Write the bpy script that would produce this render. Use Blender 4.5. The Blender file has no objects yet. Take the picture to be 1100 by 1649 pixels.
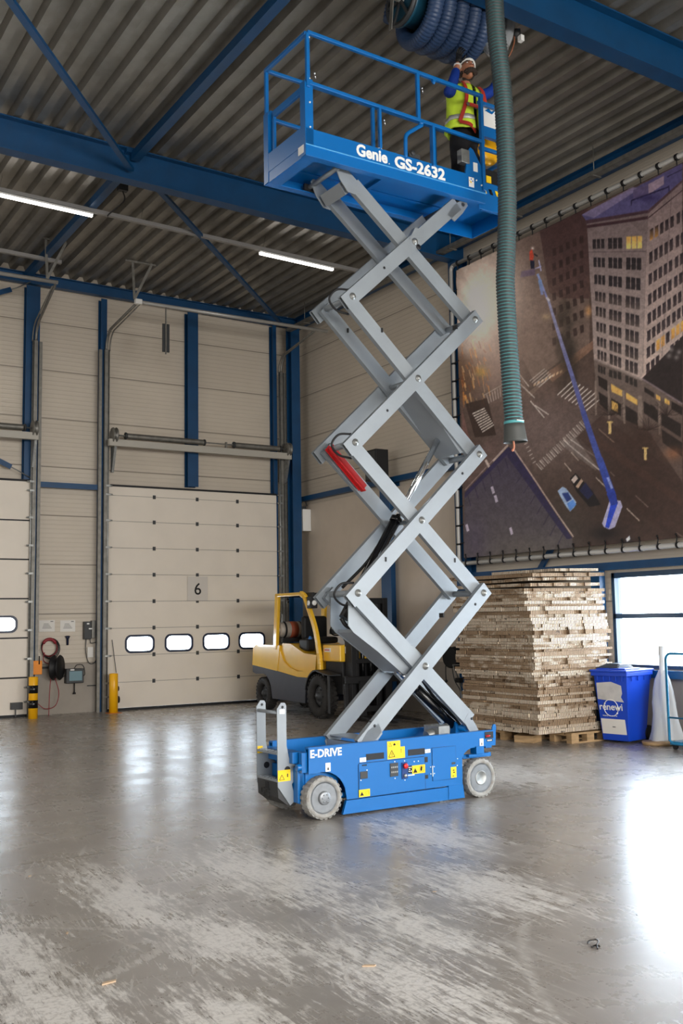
import bpy, bmesh, math, random
import numpy as np
from mathutils import Vector, Matrix
random.seed(7)
SC = bpy.context.scene
COL = SC.collection
# ------------------------------------------------------------ camera
FPX, YAW, PITCH, ROLL, CH = 1641.468, math.radians(32.1022), math.radians(5.9948), math.radians(-0.9752), 1.7916
_fw = Vector((math.sin(YAW)*math.cos(PITCH), math.cos(YAW)*math.cos(PITCH), math.sin(PITCH)))
_rt = Vector((math.cos(YAW), -math.sin(YAW), 0)); _up = _rt.cross(_fw)
_r = _rt*math.cos(ROLL)+_up*math.sin(ROLL); _u = -_rt*math.sin(ROLL)+_up*math.cos(ROLL)
CAMP = Vector((0, 0, CH))
cd = bpy.data.cameras.new('camera'); cam = bpy.data.objects.new('camera', cd); COL.objects.link(cam)
cam.matrix_world = Matrix(((_r.x,_u.x,-_fw.x,0),(_r.y,_u.y,-_fw.y,0),(_r.z,_u.z,-_fw.z,CH),(0,0,0,1)))
cd.sensor_fit = 'VERTICAL'; cd.sensor_height = 36; cd.lens = FPX*36/1649; cd.clip_end = 200
SC.camera = cam
# ------------------------------------------------------------ light
SC.view_settings.view_transform = 'Standard'; SC.view_settings.look = 'None'
SC.view_settings.gamma = 1; SC.view_settings.use_curve_mapping = False
SC.view_settings.exposure = 0.16
W = bpy.data.worlds.new('sky'); SC.world = W; W.use_nodes = True
W.node_tree.nodes['Background'].inputs[0].default_value = (0.74, 0.87, 1.0, 1)
W.node_tree.nodes['Background'].inputs[1].default_value = 18.0
def area(name, loc, rot, sx, sy, power, col=(1,1,1), spread=180):
    l = bpy.data.lights.new(name, 'AREA'); l.shape = 'RECTANGLE'; l.size = sx; l.size_y = sy
    l.energy = power; l.color = col; l.spread = math.radians(spread)
    o = bpy.data.objects.new(name, l); COL.objects.link(o); o.location = loc; o.rotation_euler = rot
    return o
R90 = math.pi/2
# daylight from doors assumed behind the camera, and the window in the right wall
area('daylight_front_doors', (4, -8.7, 2.9), (R90*.76, 0, 0), 15, 5.2, 2500, (1.0, 0.975, 0.94), 125)
area('fill_left', (-11.4, 9, 2.8), (R90*.74, 0, -R90), 18, 5.0, 400, (1.0, 0.98, 0.96), 125)  # broad unseen fill, added on the left to even out the light
area('daylight_right_window', (11.95, 7.6, 1.7), (R90*.9, 0, R90), 6.6, 1.35, 200, (0.90, 0.95, 1.0))
area('fill_front_right', (11.35, -2.5, 2.3), (R90*.80, 0, R90), 8.0, 3.6, 480, (0.93, 0.97, 1.0), 150)  # unseen fill added at front right, no shutter there
for k_, (x_, y_) in enumerate(((3, 1), (1, 13.5))):
    area('overhead_fill', (x_, y_, 8.5), (0, 0, 0), 3.0, .3, 90, (1.0, .95, .89))  # unseen fill lights, added to brighten the floor but not the ceiling
# ------------------------------------------------------------ helpers
def S(r, g, b):
    f = lambda c: (c/255/12.92 if c/255 <= .04045 else ((c/255+.055)/1.055)**2.4)
    return (f(r), f(g), f(b), 1)
def ray(px, py):
    return (_r*((px-550)/FPX) - _u*((py-824.5)/FPX) + _fw)
def atX(px, py, X):
    d = ray(px, py); t = X/d.x; return (t*d.y, CH+t*d.z)
def atY(px, py, Y):
    d = ray(px, py); t = Y/d.y; return (t*d.x, CH+t*d.z)
def mat(name, col, rough=.5, metal=0, spec=.5, vary=0, scale=6, bump=0, bscale=40, coat=0, stretch=None, dirt=None):
    m = bpy.data.materials.new(name); m.use_nodes = True
    nt = m.node_tree; b = nt.nodes['Principled BSDF']
    b.inputs['Base Color'].default_value = col; b.inputs['Roughness'].default_value = rough
    b.inputs['Metallic'].default_value = metal; b.inputs['Specular IOR Level'].default_value = spec
    b.inputs['Coat Weight'].default_value = coat
    tc = nt.nodes.new('ShaderNodeTexCoord')
    if vary:
        n = nt.nodes.new('ShaderNodeTexNoise'); n.inputs['Scale'].default_value = scale; n.inputs['Detail'].default_value = 5
        mp = nt.nodes.new('ShaderNodeMapping'); mp.inputs['Scale'].default_value = stretch or (1,1,1)
        nt.links.new(tc.outputs['Object'], mp.inputs[0]); nt.links.new(mp.outputs[0], n.inputs['Vector'])
        r = nt.nodes.new('ShaderNodeValToRGB')
        lo = dirt or tuple(c*(1-vary) for c in col[:3])+(1,); hi = tuple(min(1,c*(1+vary*.6)) for c in col[:3])+(1,)
        r.color_ramp.elements[0].color = lo; r.color_ramp.elements[0].position = .3
        r.color_ramp.elements[1].color = hi; r.color_ramp.elements[1].position = .62
        nt.links.new(n.outputs['Fac'], r.inputs[0]); nt.links.new(r.outputs[0], b.inputs['Base Color'])
    if bump:
        n2 = nt.nodes.new('ShaderNodeTexNoise'); n2.inputs['Scale'].default_value = bscale
        nt.links.new(tc.outputs['Object'], n2.inputs['Vector'])
        bp = nt.nodes.new('ShaderNodeBump'); bp.inputs['Strength'].default_value = bump; bp.inputs['Distance'].default_value = .01
        nt.links.new(n2.outputs['Fac'], bp.inputs['Height']); nt.links.new(bp.outputs[0], b.inputs['Normal'])
    return m
def emis(name, col, s):
    m = bpy.data.materials.new(name); m.use_nodes = True; b = m.node_tree.nodes['Principled BSDF']
    b.inputs['Base Color'].default_value = (.8,.8,.8,1)
    b.inputs['Emission Color'].default_value = col; b.inputs['Emission Strength'].default_value = s
    return m
def glass(name, tint=(1,1,1,1)):
    m = bpy.data.materials.new(name); m.use_nodes = True; nt = m.node_tree; nt.nodes.clear()
    o = nt.nodes.new('ShaderNodeOutputMaterial'); t = nt.nodes.new('ShaderNodeBsdfTransparent'); g = nt.nodes.new('ShaderNodeBsdfGlossy')
    t.inputs[0].default_value = tint; g.inputs['Roughness'].default_value = .05
    f = nt.nodes.new('ShaderNodeFresnel'); f.inputs[0].default_value = 1.3; mx = nt.nodes.new('ShaderNodeMixShader')
    nt.links.new(f.outputs[0], mx.inputs[0]); nt.links.new(t.outputs[0], mx.inputs[1]); nt.links.new(g.outputs[0], mx.inputs[2]); nt.links.new(mx.outputs[0], o.inputs[0])
    return m
class MB:
    def __init__(s): s.v = []; s.f = []; s.m = []; s.sm = []
    def add(s, vs, fs, mi=0, smooth=False):
        o = len(s.v); s.v += [tuple(v) for v in vs]; s.f += [tuple(i+o for i in f) for f in fs]
        s.m += [mi]*len(fs); s.sm += [smooth]*len(fs); return s
    def box(s, x0, x1, y0, y1, z0, z1, mi=0):
        vs = [(x0,y0,z0),(x1,y0,z0),(x1,y1,z0),(x0,y1,z0),(x0,y0,z1),(x1,y0,z1),(x1,y1,z1),(x0,y1,z1)]
        return s.add(vs, [(0,3,2,1),(4,5,6,7),(0,1,5,4),(1,2,6,5),(2,3,7,6),(3,0,4,7)], mi)
    def beam(s, p0, p1, w, h, up=(0,0,1), mi=0):
        p0, p1 = Vector(p0), Vector(p1); d = (p1-p0).normalized(); up = Vector(up)
        sd = d.cross(up).normalized(); u = sd.cross(d).normalized()
        vs = [p+sd*a*w/2+u*b*h/2 for p in (p0,p1) for a,b in ((-1,-1),(1,-1),(1,1),(-1,1))]
        return s.add(vs, [(0,1,2,3),(7,6,5,4),(0,4,5,1),(1,5,6,2),(2,6,7,3),(3,7,4,0)], mi)
    def ibeam(s, p0, p1, w, h, t=.018, up=(0,0,1), mi=0):
        p0, p1 = Vector(p0), Vector(p1); u = Vector(up)
        s.beam(p0+u*(h/2-t/2), p1+u*(h/2-t/2), w, t, up, mi); s.beam(p0-u*(h/2-t/2), p1-u*(h/2-t/2), w, t, up, mi)
        return s.beam(p0, p1, t*.7, h-2*t, up, mi)
    def prism(s, pts, n, t, mi=0, mside=None):      # pts: coplanar 3d outline, extruded by vector n*t
        n = Vector(n)*t; k = len(pts); a = [Vector(p) for p in pts]; b = [p+n for p in a]
        s.add(a+b, [tuple(range(k))[::-1], tuple(range(k, 2*k))], mi)
        return s.add(a+b, [(i, (i+1)%k, (i+1)%k+k, i+k) for i in range(k)], mi if mside is None else mside)
    def tube(s, p0, p1, r0, r1=None, n=14, mi=0, caps=True):
        return s.path([p0, p1], [r0, r0 if r1 is None else r1], n, mi, caps)
    def path(s, pts, r, n=10, mi=0, caps=True, closed=False, mf=None):
        P = [Vector(p) for p in pts]; k = len(P)
        rs = r if isinstance(r, (list, tuple)) else [r]*k
        T = []
        for i in range(k):
            a = P[i-1] if (i > 0 or closed) else P[i]; b = P[(i+1)%k] if (i < k-1 or closed) else P[i]
            T.append((b-a).normalized() if (b-a).length > 1e-9 else Vector((0,0,1)))
        ref = Vector((0,0,1)) if abs(T[0].z) < .9 else Vector((1,0,0))
        N = T[0].cross(ref).normalized(); vs = []
        for i in range(k):
            N = (N - T[i]*N.dot(T[i])).normalized(); B = T[i].cross(N)
            for j in range(n):
                a = 2*math.pi*j/n; vs.append(P[i]+(N*math.cos(a)+B*math.sin(a))*rs[i])
        o = len(s.v); s.v += [tuple(v) for v in vs]
        for i in range(k if closed else k-1):
            i2 = (i+1)%k
            for j in range(n):
                s.f.append((o+i*n+j, o+i*n+(j+1)%n, o+i2*n+(j+1)%n, o+i2*n+j)); s.m.append(mf(i) if mf else mi); s.sm.append(True)
        if caps and not closed:
            s.f.append(tuple(o+j for j in range(n))[::-1]); s.m.append(mi); s.sm.append(False)
            s.f.append(tuple(o+(k-1)*n+j for j in range(n))); s.m.append(mi); s.sm.append(False)
        return s
    def lathe(s, c, ax, prof, n=32, mi=0, mf=None, caps=True):   # prof: (distance along axis, radius)
        c = Vector(c); ax = Vector(ax).normalized(); ref = Vector((0,0,1)) if abs(ax.z) < .9 else Vector((1,0,0))
        N = ax.cross(ref).normalized(); B = ax.cross(N); o = len(s.v); k = len(prof)
        for d, r in prof:
            for j in range(n):
                a = 2*math.pi*j/n; s.v.append(tuple(c+ax*d+(N*math.cos(a)+B*math.sin(a))*r))
        for i in range(k-1):
            for j in range(n):
                s.f.append((o+i*n+j, o+i*n+(j+1)%n, o+(i+1)*n+(j+1)%n, o+(i+1)*n+j)); s.m.append(mf(i) if mf else mi); s.sm.append(True)
        for i in (0, k-1) if caps else ():
            if prof[i][1] > 1e-4:
                s.f.append(tuple(o+i*n+j for j in range(n))); s.m.append(mi); s.sm.append(False)
        return s
    def ball(s, c, r, mi=0, sx=1, sy=1, sz=1, n=12):
        prof = []
        c = Vector(c); o = len(s.v); m_ = n//2
        for i in range(m_+1):
            a = math.pi*i/m_
            for j in range(n):
                b = 2*math.pi*j/n; s.v.append((c.x+r*sx*math.sin(a)*math.cos(b), c.y+r*sy*math.sin(a)*math.sin(b), c.z+r*sz*math.cos(a)))
        for i in range(m_):
            for j in range(n):
                s.f.append((o+i*n+j, o+(i+1)*n+j, o+(i+1)*n+(j+1)%n, o+i*n+(j+1)%n)); s.m.append(mi); s.sm.append(True)
        return s
    def build(s, name, mats, parent=None, bevel=0, label=None):
        me = bpy.data.meshes.new(name); me.from_pydata(s.v, [], s.f)
        mats = mats if isinstance(mats, (list, tuple)) else [mats]
        for m in mats: me.materials.append(m)
        me.polygons.foreach_set('material_index', s.m); me.polygons.foreach_set('use_smooth', s.sm)
        bm = bmesh.new(); bm.from_mesh(me); bmesh.ops.recalc_face_normals(bm, faces=bm.faces); bm.to_mesh(me); bm.free()
        me.update(); o = bpy.data.objects.new(name, me); COL.objects.link(o)
        if parent: o.parent = parent
        if label: o['label'] = label
        if bevel:
            b = o.modifiers.new('bevel', 'BEVEL'); b.width = bevel; b.segments = 2; b.limit_method = 'ANGLE'; b.angle_limit = math.radians(40)
        return o
def tag(o, label, cat, group=None):
    o['label'] = label; o['category'] = cat
    if group: o['group'] = group
    return o
def thing(name, label, cat, loc=(0,0,0), rz=0, group=None):
    o = bpy.data.objects.new(name, None); COL.objects.link(o); o.location = loc; o.rotation_euler = (0,0,rz); o.empty_display_size = .1
    return tag(o, label, cat, group)
def struct(o): o['kind'] = 'structure'; return o
def copy_tree(o, parent=None):
    c = o.copy(); COL.objects.link(c)
    if parent: c.parent = parent
    for ch in list(o.children): copy_tree(ch, c)
    return c
def text(name, body, size, m, origin, xdir, ydir, parent=None, bold=0, ext=.0015, xs=1, align='LEFT', space=1, label=None):
    cu = bpy.data.curves.new(name, 'FONT'); cu.body = body; cu.size = size; cu.offset = bold; cu.extrude = ext
    cu.align_x = align; cu.space_character = space; cu.resolution_u = 3
    t = bpy.data.objects.new(name+'_c', cu); COL.objects.link(t)
    bpy.context.view_layer.update()
    me = bpy.data.meshes.new_from_object(t.evaluated_get(bpy.context.evaluated_depsgraph_get()))
    bpy.data.objects.remove(t); bpy.data.curves.remove(cu)
    X = Vector(xdir).normalized(); Y = Vector(ydir).normalized(); Z = X.cross(Y)
    Mx = Matrix(((X.x*xs,Y.x,Z.x,origin[0]),(X.y*xs,Y.y,Z.y,origin[1]),(X.z*xs,Y.z,Z.z,origin[2]),(0,0,0,1)))
    me.transform(Mx); me.materials.clear(); me.materials.append(m)
    o = bpy.data.objects.new(name, me); COL.objects.link(o)
    if parent: o.parent = parent
    if label: o['label'] = label
    return o
def arc(c, r, a0, a1, n, ex, ey):
    c = Vector(c); ex = Vector(ex); ey = Vector(ey)
    return [c+ex*r*math.cos(a0+(a1-a0)*i/n)+ey*r*math.sin(a0+(a1-a0)*i/n) for i in range(n+1)]
def spline(pts, n=8):
    P = [Vector(p) for p in pts]; P = [P[0]*2-P[1]]+P+[P[-1]*2-P[-2]]; out = []
    for i in range(1, len(P)-2):
        for k in range(n):
            t = k/n; a,b,c,d = P[i-1:i+3]
            out.append(.5*((2*b)+(c-a)*t+(2*a-5*b+4*c-d)*t*t+(3*b-a-3*c+d)*t**3))
    return out+[P[-2]]
# ------------------------------------------------------------ materials
M = {}
M['steelblue'] = mat('structural_blue_paint', S(0,63,106), .42, 0, .5, .12, 3)
M['liftblue'] = mat('lift_blue_paint', S(0,99,170), .34, 0, .45, coat=.1)
M['liftgrey'] = mat('lift_grey_paint', S(140,147,153), .40, .2, .5, .06, 4)
M['galv'] = mat('galvanised_steel', S(150,152,150), .42, .75, .5, .18, 14)
M['galvdark'] = mat('dull_galvanised_steel', S(128,126,120), .5, .6, .5, .2, 10)
M['white'] = mat('white_paint', S(235,235,232), .45)
M['doorpanel'] = mat('door_panel_cream', S(226,217,204), .42, 0, .4, .03, 2)
M['black'] = mat('black_rubber', S(22,22,24), .55, 0, .4)
M['blackgloss'] = mat('black_gloss', S(12,12,14), .25)
M['darkgrey'] = mat('dark_grey_plastic', S(52,54,56), .5)
M['charcoal'] = mat('charcoal_paint', S(54,57,68), .45, 0, .5, .1, 6)
M['yellow'] = mat('yellow_paint', S(242,178,12), .35, 0, .5, .05, 3)
M['safety'] = mat('decal_yellow', S(250,205,20), .5)
M['fyellow'] = mat('forklift_yellow', S(242,190,48), .3, 0, .5, .05, 2, coat=.3)
M['red'] = mat('red_paint', S(200,30,35), .35)
M['redrope'] = mat('dark_red_hose', S(140,35,45), .5)
M['orange'] = mat('orange_box', S(235,140,25), .5)
M['chrome'] = mat('chrome', S(225,228,232), .12, 1)
M['tyregrey'] = mat('grey_solid_tyre', S(150,150,147), .75, 0, .3, .12, 20, .2, 60, dirt=S(132,128,122))
M['rim'] = mat('grey_rim', S(132,136,140), .35, .35, .5, .12, 14)
M['tyreblack'] = mat('dusty_black_tyre', S(48,46,44), .8, 0, .3, .2, 9, .3, 50)
M['glass'] = glass('window_glass')
M['paper'] = mat('paper', S(225,222,216), .6)
M['wood'] = mat('pallet_wood', S(176,146,108), .7, 0, .3, .25, 5, .2, 30, stretch=(1,1,6))
M['binblue'] = mat('bin_blue_plastic', S(8,66,190), .38, 0, .5, .06, 3)
M['pipe'] = mat('grey_pipe', S(176,174,170), .35, .3)
M['concwall'] = mat('concrete_plinth', S(160,152,142), .7, 0, .3, .1, 2, .15, 30)
M['blackband'] = mat('matt_black', S(10,12,18), .6)
def wall_material():
    m = bpy.data.materials.new('ribbed_wall_panel'); m.use_nodes = True; nt = m.node_tree; b = nt.nodes['Principled BSDF']
    N = nt.nodes.new; lk = nt.links.new
    tc = N('ShaderNodeTexCoord'); sx = N('ShaderNodeSeparateXYZ'); lk(tc.outputs['Object'], sx.inputs[0])
    def mth(op, a, bb):
        n = N('ShaderNodeMath'); n.operation = op
        for i, v in enumerate((a, bb)):
            if v is None: continue
            if isinstance(v, (int, float)): n.inputs[i].default_value = v
            else: lk(v, n.inputs[i])
        return n.outputs[0]
    z = sx.outputs['Z']
    rib = mth('SINE', mth('MULTIPLY', z, 2*math.pi/.09), None)
    fr = mth('FRACT', mth('DIVIDE', mth('ADD', z, .02), 1.0), None)
    joint = mth('LESS_THAN', fr, .022)
    no = N('ShaderNodeTexNoise'); no.inputs['Scale'].default_value = 1.6; lk(tc.outputs['Object'], no.inputs['Vector'])
    mx = N('ShaderNodeMix'); mx.data_type = 'RGBA'; lk(no.outputs['Fac'], mx.inputs['Factor'])
    mx.inputs['A'].default_value = S(198,187,171); mx.inputs['B'].default_value = S(210,199,183)
    m2 = N('ShaderNodeMix'); m2.data_type = 'RGBA'; lk(mth('MULTIPLY', joint, .6), m2.inputs['Factor'])
    lk(mx.outputs['Result'], m2.inputs['A']); m2.inputs['B'].default_value = S(95,85,74)
    m3 = N('ShaderNodeMix'); m3.data_type = 'RGBA'; lk(mth('MULTIPLY', mth('GREATER_THAN', rib, .75), .09), m3.inputs['Factor']); lk(m2.outputs['Result'], m3.inputs['A']); m3.inputs['B'].default_value = S(120,108,94)
    lk(m3.outputs['Result'], b.inputs['Base Color'])
    h = mth('SUBTRACT', mth('MULTIPLY', mth('MAXIMUM', rib, .35), .28), joint)
    bp = N('ShaderNodeBump'); bp.inputs['Strength'].default_value = .9; bp.inputs['Distance'].default_value = .012
    lk(h, bp.inputs['Height']); lk(bp.outputs[0], b.inputs['Normal'])
    b.inputs['Roughness'].default_value = .42
    return m
M['wall'] = wall_material()
def floor_material():
    m = bpy.data.materials.new('scuffed_concrete_floor'); m.use_nodes = True; nt = m.node_tree; b = nt.nodes['Principled BSDF']
    N = nt.nodes.new; lk = nt.links.new
    tc = N('ShaderNodeTexCoord')
    def noise(scale, st=(1,1,1), rot=0, det=6, rough=.6):
        mp = N('ShaderNodeMapping'); mp.inputs['Scale'].default_value = st; mp.inputs['Rotation'].default_value = (0,0,rot)
        mp.vector_type = 'TEXTURE' if rot else 'POINT'
        mp.inputs['Scale'].default_value = st if not rot else tuple(1/s for s in st)
        n = N('ShaderNodeTexNoise'); n.inputs['Scale'].default_value = scale; n.inputs['Detail'].default_value = det; n.inputs['Roughness'].default_value = rough
        lk(tc.outputs['Object'], mp.inputs[0]); lk(mp.outputs[0], n.inputs['Vector']); return n.outputs['Fac']
    def mth(op, a, bb=0):
        n = N('ShaderNodeMath'); n.operation = op
        for i, v in enumerate((a, bb)):
            if isinstance(v, (int, float)): n.inputs[i].default_value = v
            else: lk(v, n.inputs[i])
        return n.outputs[0]
    def ramp(v, a, c):
        r = N('ShaderNodeMapRange'); r.clamp = True; lk(v, r.inputs[0]); r.inputs[1].default_value = a; r.inputs[2].default_value = c; return r.outputs[0]
    big = noise(.45, det=4); mid = noise(2.2, det=7, rough=.65); fine = noise(30, det=8, rough=.7)
    s1 = noise(1.5, (1,14,1), .30); s2 = noise(1.7, (1,18,1), -.85); s3 = noise(1.3, (12,1,1), .25); s4 = noise(2.6, (1,30,1), 1.25)
    def ell(cx, cy, rx, ry):
        mp = N('ShaderNodeMapping'); mp.vector_type = 'TEXTURE'; mp.inputs['Location'].default_value = (cx,cy,0); mp.inputs['Scale'].default_value = (rx,ry,1)
        g = N('ShaderNodeTexGradient'); g.gradient_type = 'SPHERICAL'; lk(tc.outputs['Object'], mp.inputs[0]); lk(mp.outputs[0], g.inputs[0]); return g.outputs['Fac']
    worn = None
    for e_ in ((2.42,6.6,.50,1.9),(3.50,6.6,.80,2.0),(2.6,5.4,.6,1.2),(4.5,5.4,.8,1.3),(3.05,4.3,.6,1.5),(1.45,5.0,.6,1.2),(3.6,5.0,.45,1.3),(1.5,6.0,.5,1.6),(5.2,7.0,.7,1.5),(2.1,4.4,.5,.8),(7.8,9.4,1.2,2.0),(9.6,12.0,1.5,2.0)):
        v = ell(*e_); worn = v if worn is None else mth('MAXIMUM', worn, v)
    wide = ramp(noise(.5, (1,.6,1), 0, det=3), .50, .66)
    xs_ = noise(1.0, (26,1.5,1), 0, 5, .6); xs2 = noise(1.0, (18,1.0,1), .12, 5, .6); xs3 = noise(1.0, (1.2,22,1), .35, 5, .6); xs4 = noise(1.0, (16,1.2,1), -.42, 5, .6); xs5 = noise(1.0, (34,1.3,1), -.16, 4, .6)
    blot = noise(5.0, (2.6,1,1), -.1, 8, .72); grit = noise(1.0, (60,7,1), -.08, 6, .7)
    thin = mth('MAXIMUM', ramp(xs_, .60, .68), mth('MAXIMUM', ramp(xs2, .61, .70), mth('MAXIMUM', ramp(xs4, .61, .70), mth('MAXIMUM', mth('MULTIPLY', ramp(xs3, .62, .72), .6), ramp(xs5, .60, .68)))))
    mixn = mth('ADD', mth('MULTIPLY', grit, .34), mth('ADD', mth('MULTIPLY', xs_, .26), mth('MULTIPLY', blot, .40)))
    body_ = ramp(mth('ADD', mth('MULTIPLY', worn, .20), mixn), .585, .66)
    scuff = mth('MAXIMUM', mth('MULTIPLY', body_, .85), mth('MULTIPLY', thin, mth('ADD', mth('MULTIPLY', ramp(worn, .0, .5), .55), mth('ADD', .16, mth('MULTIPLY', wide, .35)))))
    def tyre(cx, cy, r, w, ex, ey, er):
        sv = N('ShaderNodeVectorMath'); sv.operation = 'DISTANCE'; lk(tc.outputs['Object'], sv.inputs[0]); sv.inputs[1].default_value = (cx, cy, 0)
        lim = ramp(ell(ex, ey, er, er), .0, .4)
        return mth('MULTIPLY', mth('MULTIPLY', ramp(mth('ABSOLUTE', mth('SUBTRACT', sv.outputs['Value'], r)), w, w*.3), lim), ramp(grit, .40, .6))
    for t_ in ((0.9,7.3,2.25,.05,2.5,5.6,1.7),(7.6,1.2,4.9,.045,3.9,3.9,1.3),(-1.5,2.0,5.4,.03,1.9,6.2,1.2),(9.0,3.0,6.2,.03,3.1,5.0,1.4),(4.2,12.4,6.4,.03,3.4,6.1,1.5)):
        scuff = mth('MAXIMUM', scuff, mth('MULTIPLY', tyre(*t_), .55))
    scuff = mth('MULTIPLY', scuff, ramp(fine, .25, .52))
    c1 = N('ShaderNodeMix'); c1.data_type = 'RGBA'; lk(ramp(big, .35, .65), c1.inputs['Factor'])
    c1.inputs['A'].default_value = S(134,128,121); c1.inputs['B'].default_value = S(158,153,147)
    c2 = N('ShaderNodeMix'); c2.data_type = 'RGBA'; lk(mth('MULTIPLY', ramp(mid, .35, .7), .35), c2.inputs['Factor'])
    lk(c1.outputs['Result'], c2.inputs['A']); c2.inputs['B'].default_value = S(112,105,97)
    c3 = N('ShaderNodeMix'); c3.data_type = 'RGBA'; lk(mth('MULTIPLY', scuff, .78), c3.inputs['Factor'])
    lk(c2.outputs['Result'], c3.inputs['A']); c3.inputs['B'].default_value = S(232,228,222)
    # sawn slab joints
    sx = N('ShaderNodeSeparateXYZ'); lk(tc.outputs['Object'], sx.inputs[0])
    def joint(v, at, w=.006):
        return mth('LESS_THAN', mth('ABSOLUTE', mth('SUBTRACT', v, at)), w)
    j = mth('MAXIMUM', joint(sx.outputs['X'], 5.85), mth('MAXIMUM', joint(sx.outputs['Y'], 7.98), joint(sx.outputs['Y'], 14.3)))
    c4 = N('ShaderNodeMix'); c4.data_type = 'RGBA'; lk(mth('MULTIPLY', j, .75), c4.inputs['Factor'])
    lk(c3.outputs['Result'], c4.inputs['A']); c4.inputs['B'].default_value = S(60,56,50)
    lk(c4.outputs['Result'], b.inputs['Base Color'])
    rg = mth('ADD', .22, mth('ADD', mth('MULTIPLY', scuff, .12), mth('MULTIPLY', ramp(mid, .3, .7), .12)))
    lk(rg, b.inputs['Roughness']); b.inputs['Specular IOR Level'].default_value = .95
    bp = N('ShaderNodeBump'); bp.inputs['Strength'].default_value = .05; bp.inputs['Distance'].default_value = .01
    lk(mid, bp.inputs['Height']); lk(bp.outputs[0], b.inputs['Normal'])
    return m
M['floor'] = floor_material()
M['tube_open'] = M['darkgrey']
M['deck'] = mat('galvanised_roof_deck', S(140,137,130), .38, .55, .5, .15, 3)
# ------------------------------------------------------------ the hall
XR, YB = 11.51, 20.39          # column faces on the right wall, door faces on the back wall
WX, WY = 11.78, 20.62          # wall sheets behind them
def roofz(x): return 9.14-.025*x
struct(MB().box(-12, 12.2, -9, 21, -.3, 0).build('floor', M['floor']))
b = MB()
x = -12.0; prof = []
while x < WX:
    for dx, dz in ((0,0),(.11,0),(.15,.105),(.27,.105)):
        if x+dx < WX: prof.append((x+dx, roofz(x+dx)+dz))
    x += .31
vs = [(p[0], -9, p[1]) for p in prof]+[(p[0], WY, p[1]) for p in prof]; k = len(prof)
b.add(vs, [(i, i+1, i+1+k, i+k) for i in range(k-1)])
b.box(-12, 12.2, -9, 21, 9.75, 9.85)
struct(b.build('ceiling', M['deck']))
# back wall with two door openings and a strip between them
b = MB()
D6 = (7.06, 11.04, 4.66); D5 = (1.3, 5.47, 4.66)
b.box(-12, D5[0], WY, WY+.2, 0, 9.8); b.box(D5[0], D5[1], WY, WY+.2, D5[2]-.1, 9.8); b.box(D5[1], D6[0], WY, WY+.2, .98, 9.8)
b.box(D6[0], D6[1], WY, WY+.2, D6[2]-.1, 9.8); b.box(D6[1], WX+.3, WY, WY+.2, 0, 9.8)
struct(b.build('wall_back', M['wall']))
struct(MB().box(D5[1], D6[0], WY-.04, WY+.2, 0, .98).build('baseboard_back', M['concwall']))
# right wall with the window opening
WIN = (3.0, 11.02, 1.0, 2.42)
b = MB(); b.box(WX, WX+.2, WIN[1], 21, 0, 9.8); b.box(WX, WX+.2, -9, WIN[0], 0, 9.8)
b.box(WX, WX+.2, WIN[0], WIN[1], WIN[3], 9.8); b.box(WX, WX+.2, WIN[0], WIN[1], .97, WIN[2])
struct(b.build('wall_right', M['wall']))
struct(MB().box(WX-.03, WX+.2, -9, WY, 0, .97).build('baseboard_right', M['concwall']))
# flat cream cladding near the corner of the right wall
struct(MB().box(WX-.045, WX-.005, 14.6, WY, .97, 4.42).build('trim_1', mat('flat_cream_panel', S(200,187,171), .5, 0, .4, .06, 2)))
b = MB(); b.box(-12.2, -12, -9, 21, 0, 9.8)
struct(b.build('wall_left', M['wall']))
b = MB(); b.box(-12, 12.2, -9.2, -9, 0, 9.8)
struct(b.build('wall_front', M['wall']))
# ---- window in the right wall
wf = mat('window_frame_blue_grey', S(40,66,92), .35)
b = MB()
for y in (WIN[0], 6.2, 7.82, 9.42, WIN[1]-.05): b.box(WX-.02, WX+.12, y, y+.06, WIN[2], WIN[3])
b.box(WX-.02, WX+.12, *WIN[:2], WIN[2], WIN[2]+.05); b.box(WX-.02, WX+.12, *WIN[:2], WIN[3]-.08, WIN[3]); b.box(WX-.02, WX+.12, *WIN[:2], 1.73, 1.80)
w = struct(b.build('window_1', wf))
g = MB().box(WX+.06, WX+.065, WIN[0], WIN[1], WIN[2], WIN[3]).build('pane', M['glass'], w)
# ---- steel frame
def steel(name, b, label, cat, group=None, m=None, bevel=0): return tag(b.build(name, m or M['steelblue'], bevel=bevel), label, cat, group)
def roofbeam(Y, label):
    b = MB(); x0, x1 = -12, WX
    b.ibeam((x0, Y, roofz(x0)-.27), (x1, Y, roofz(x1)-.27), .22, .5, .02)
    for x in (5.33,):
        b.box(x-.14, x+.14, Y-.12, Y+.12, roofz(x)-.10, roofz(x)-.02)
    return steel('roof_beam', b, label, 'beam')
roofbeam(14.35, 'deep blue steel roof beam crossing the hall behind the raised platform')
roofbeam(7.97, 'blue steel roof beam in the top right corner above the hanging hose')
steel('eaves_beam', MB().ibeam((-12, WY-.16, 8.74+.28), (WX, WY-.16, 8.74), .14, .22, .014), 'blue steel eaves beam along the top of the back wall above the doors', 'beam')
steel('eaves_beam', MB().ibeam((WX-.18, -9, 8.70), (WX-.18, WY-.3, 8.70), .16, .24, .014), 'dark blue eaves beam along the top of the right wall above the banner', 'beam')
b = MB(); b.beam((5.33, 14.45, 8.84), (5.33, WY-.2, 8.84), .13, .13)
steel('roof_tie', b, 'blue roof tie between the middle roof beam and the back wall', 'beam')
b = MB(); b.beam((5.33, 8.1, 8.86), (5.33, 14.25, 8.86), .13, .13)
steel('roof_tie', b, 'dark blue roof tie running forward from the middle roof beam over the platform', 'beam')
def brace(p0, p1, label):
    b = MB(); b.beam(p0, p1, .09, .05)
    return steel('roof_brace', b, label, 'brace')
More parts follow.
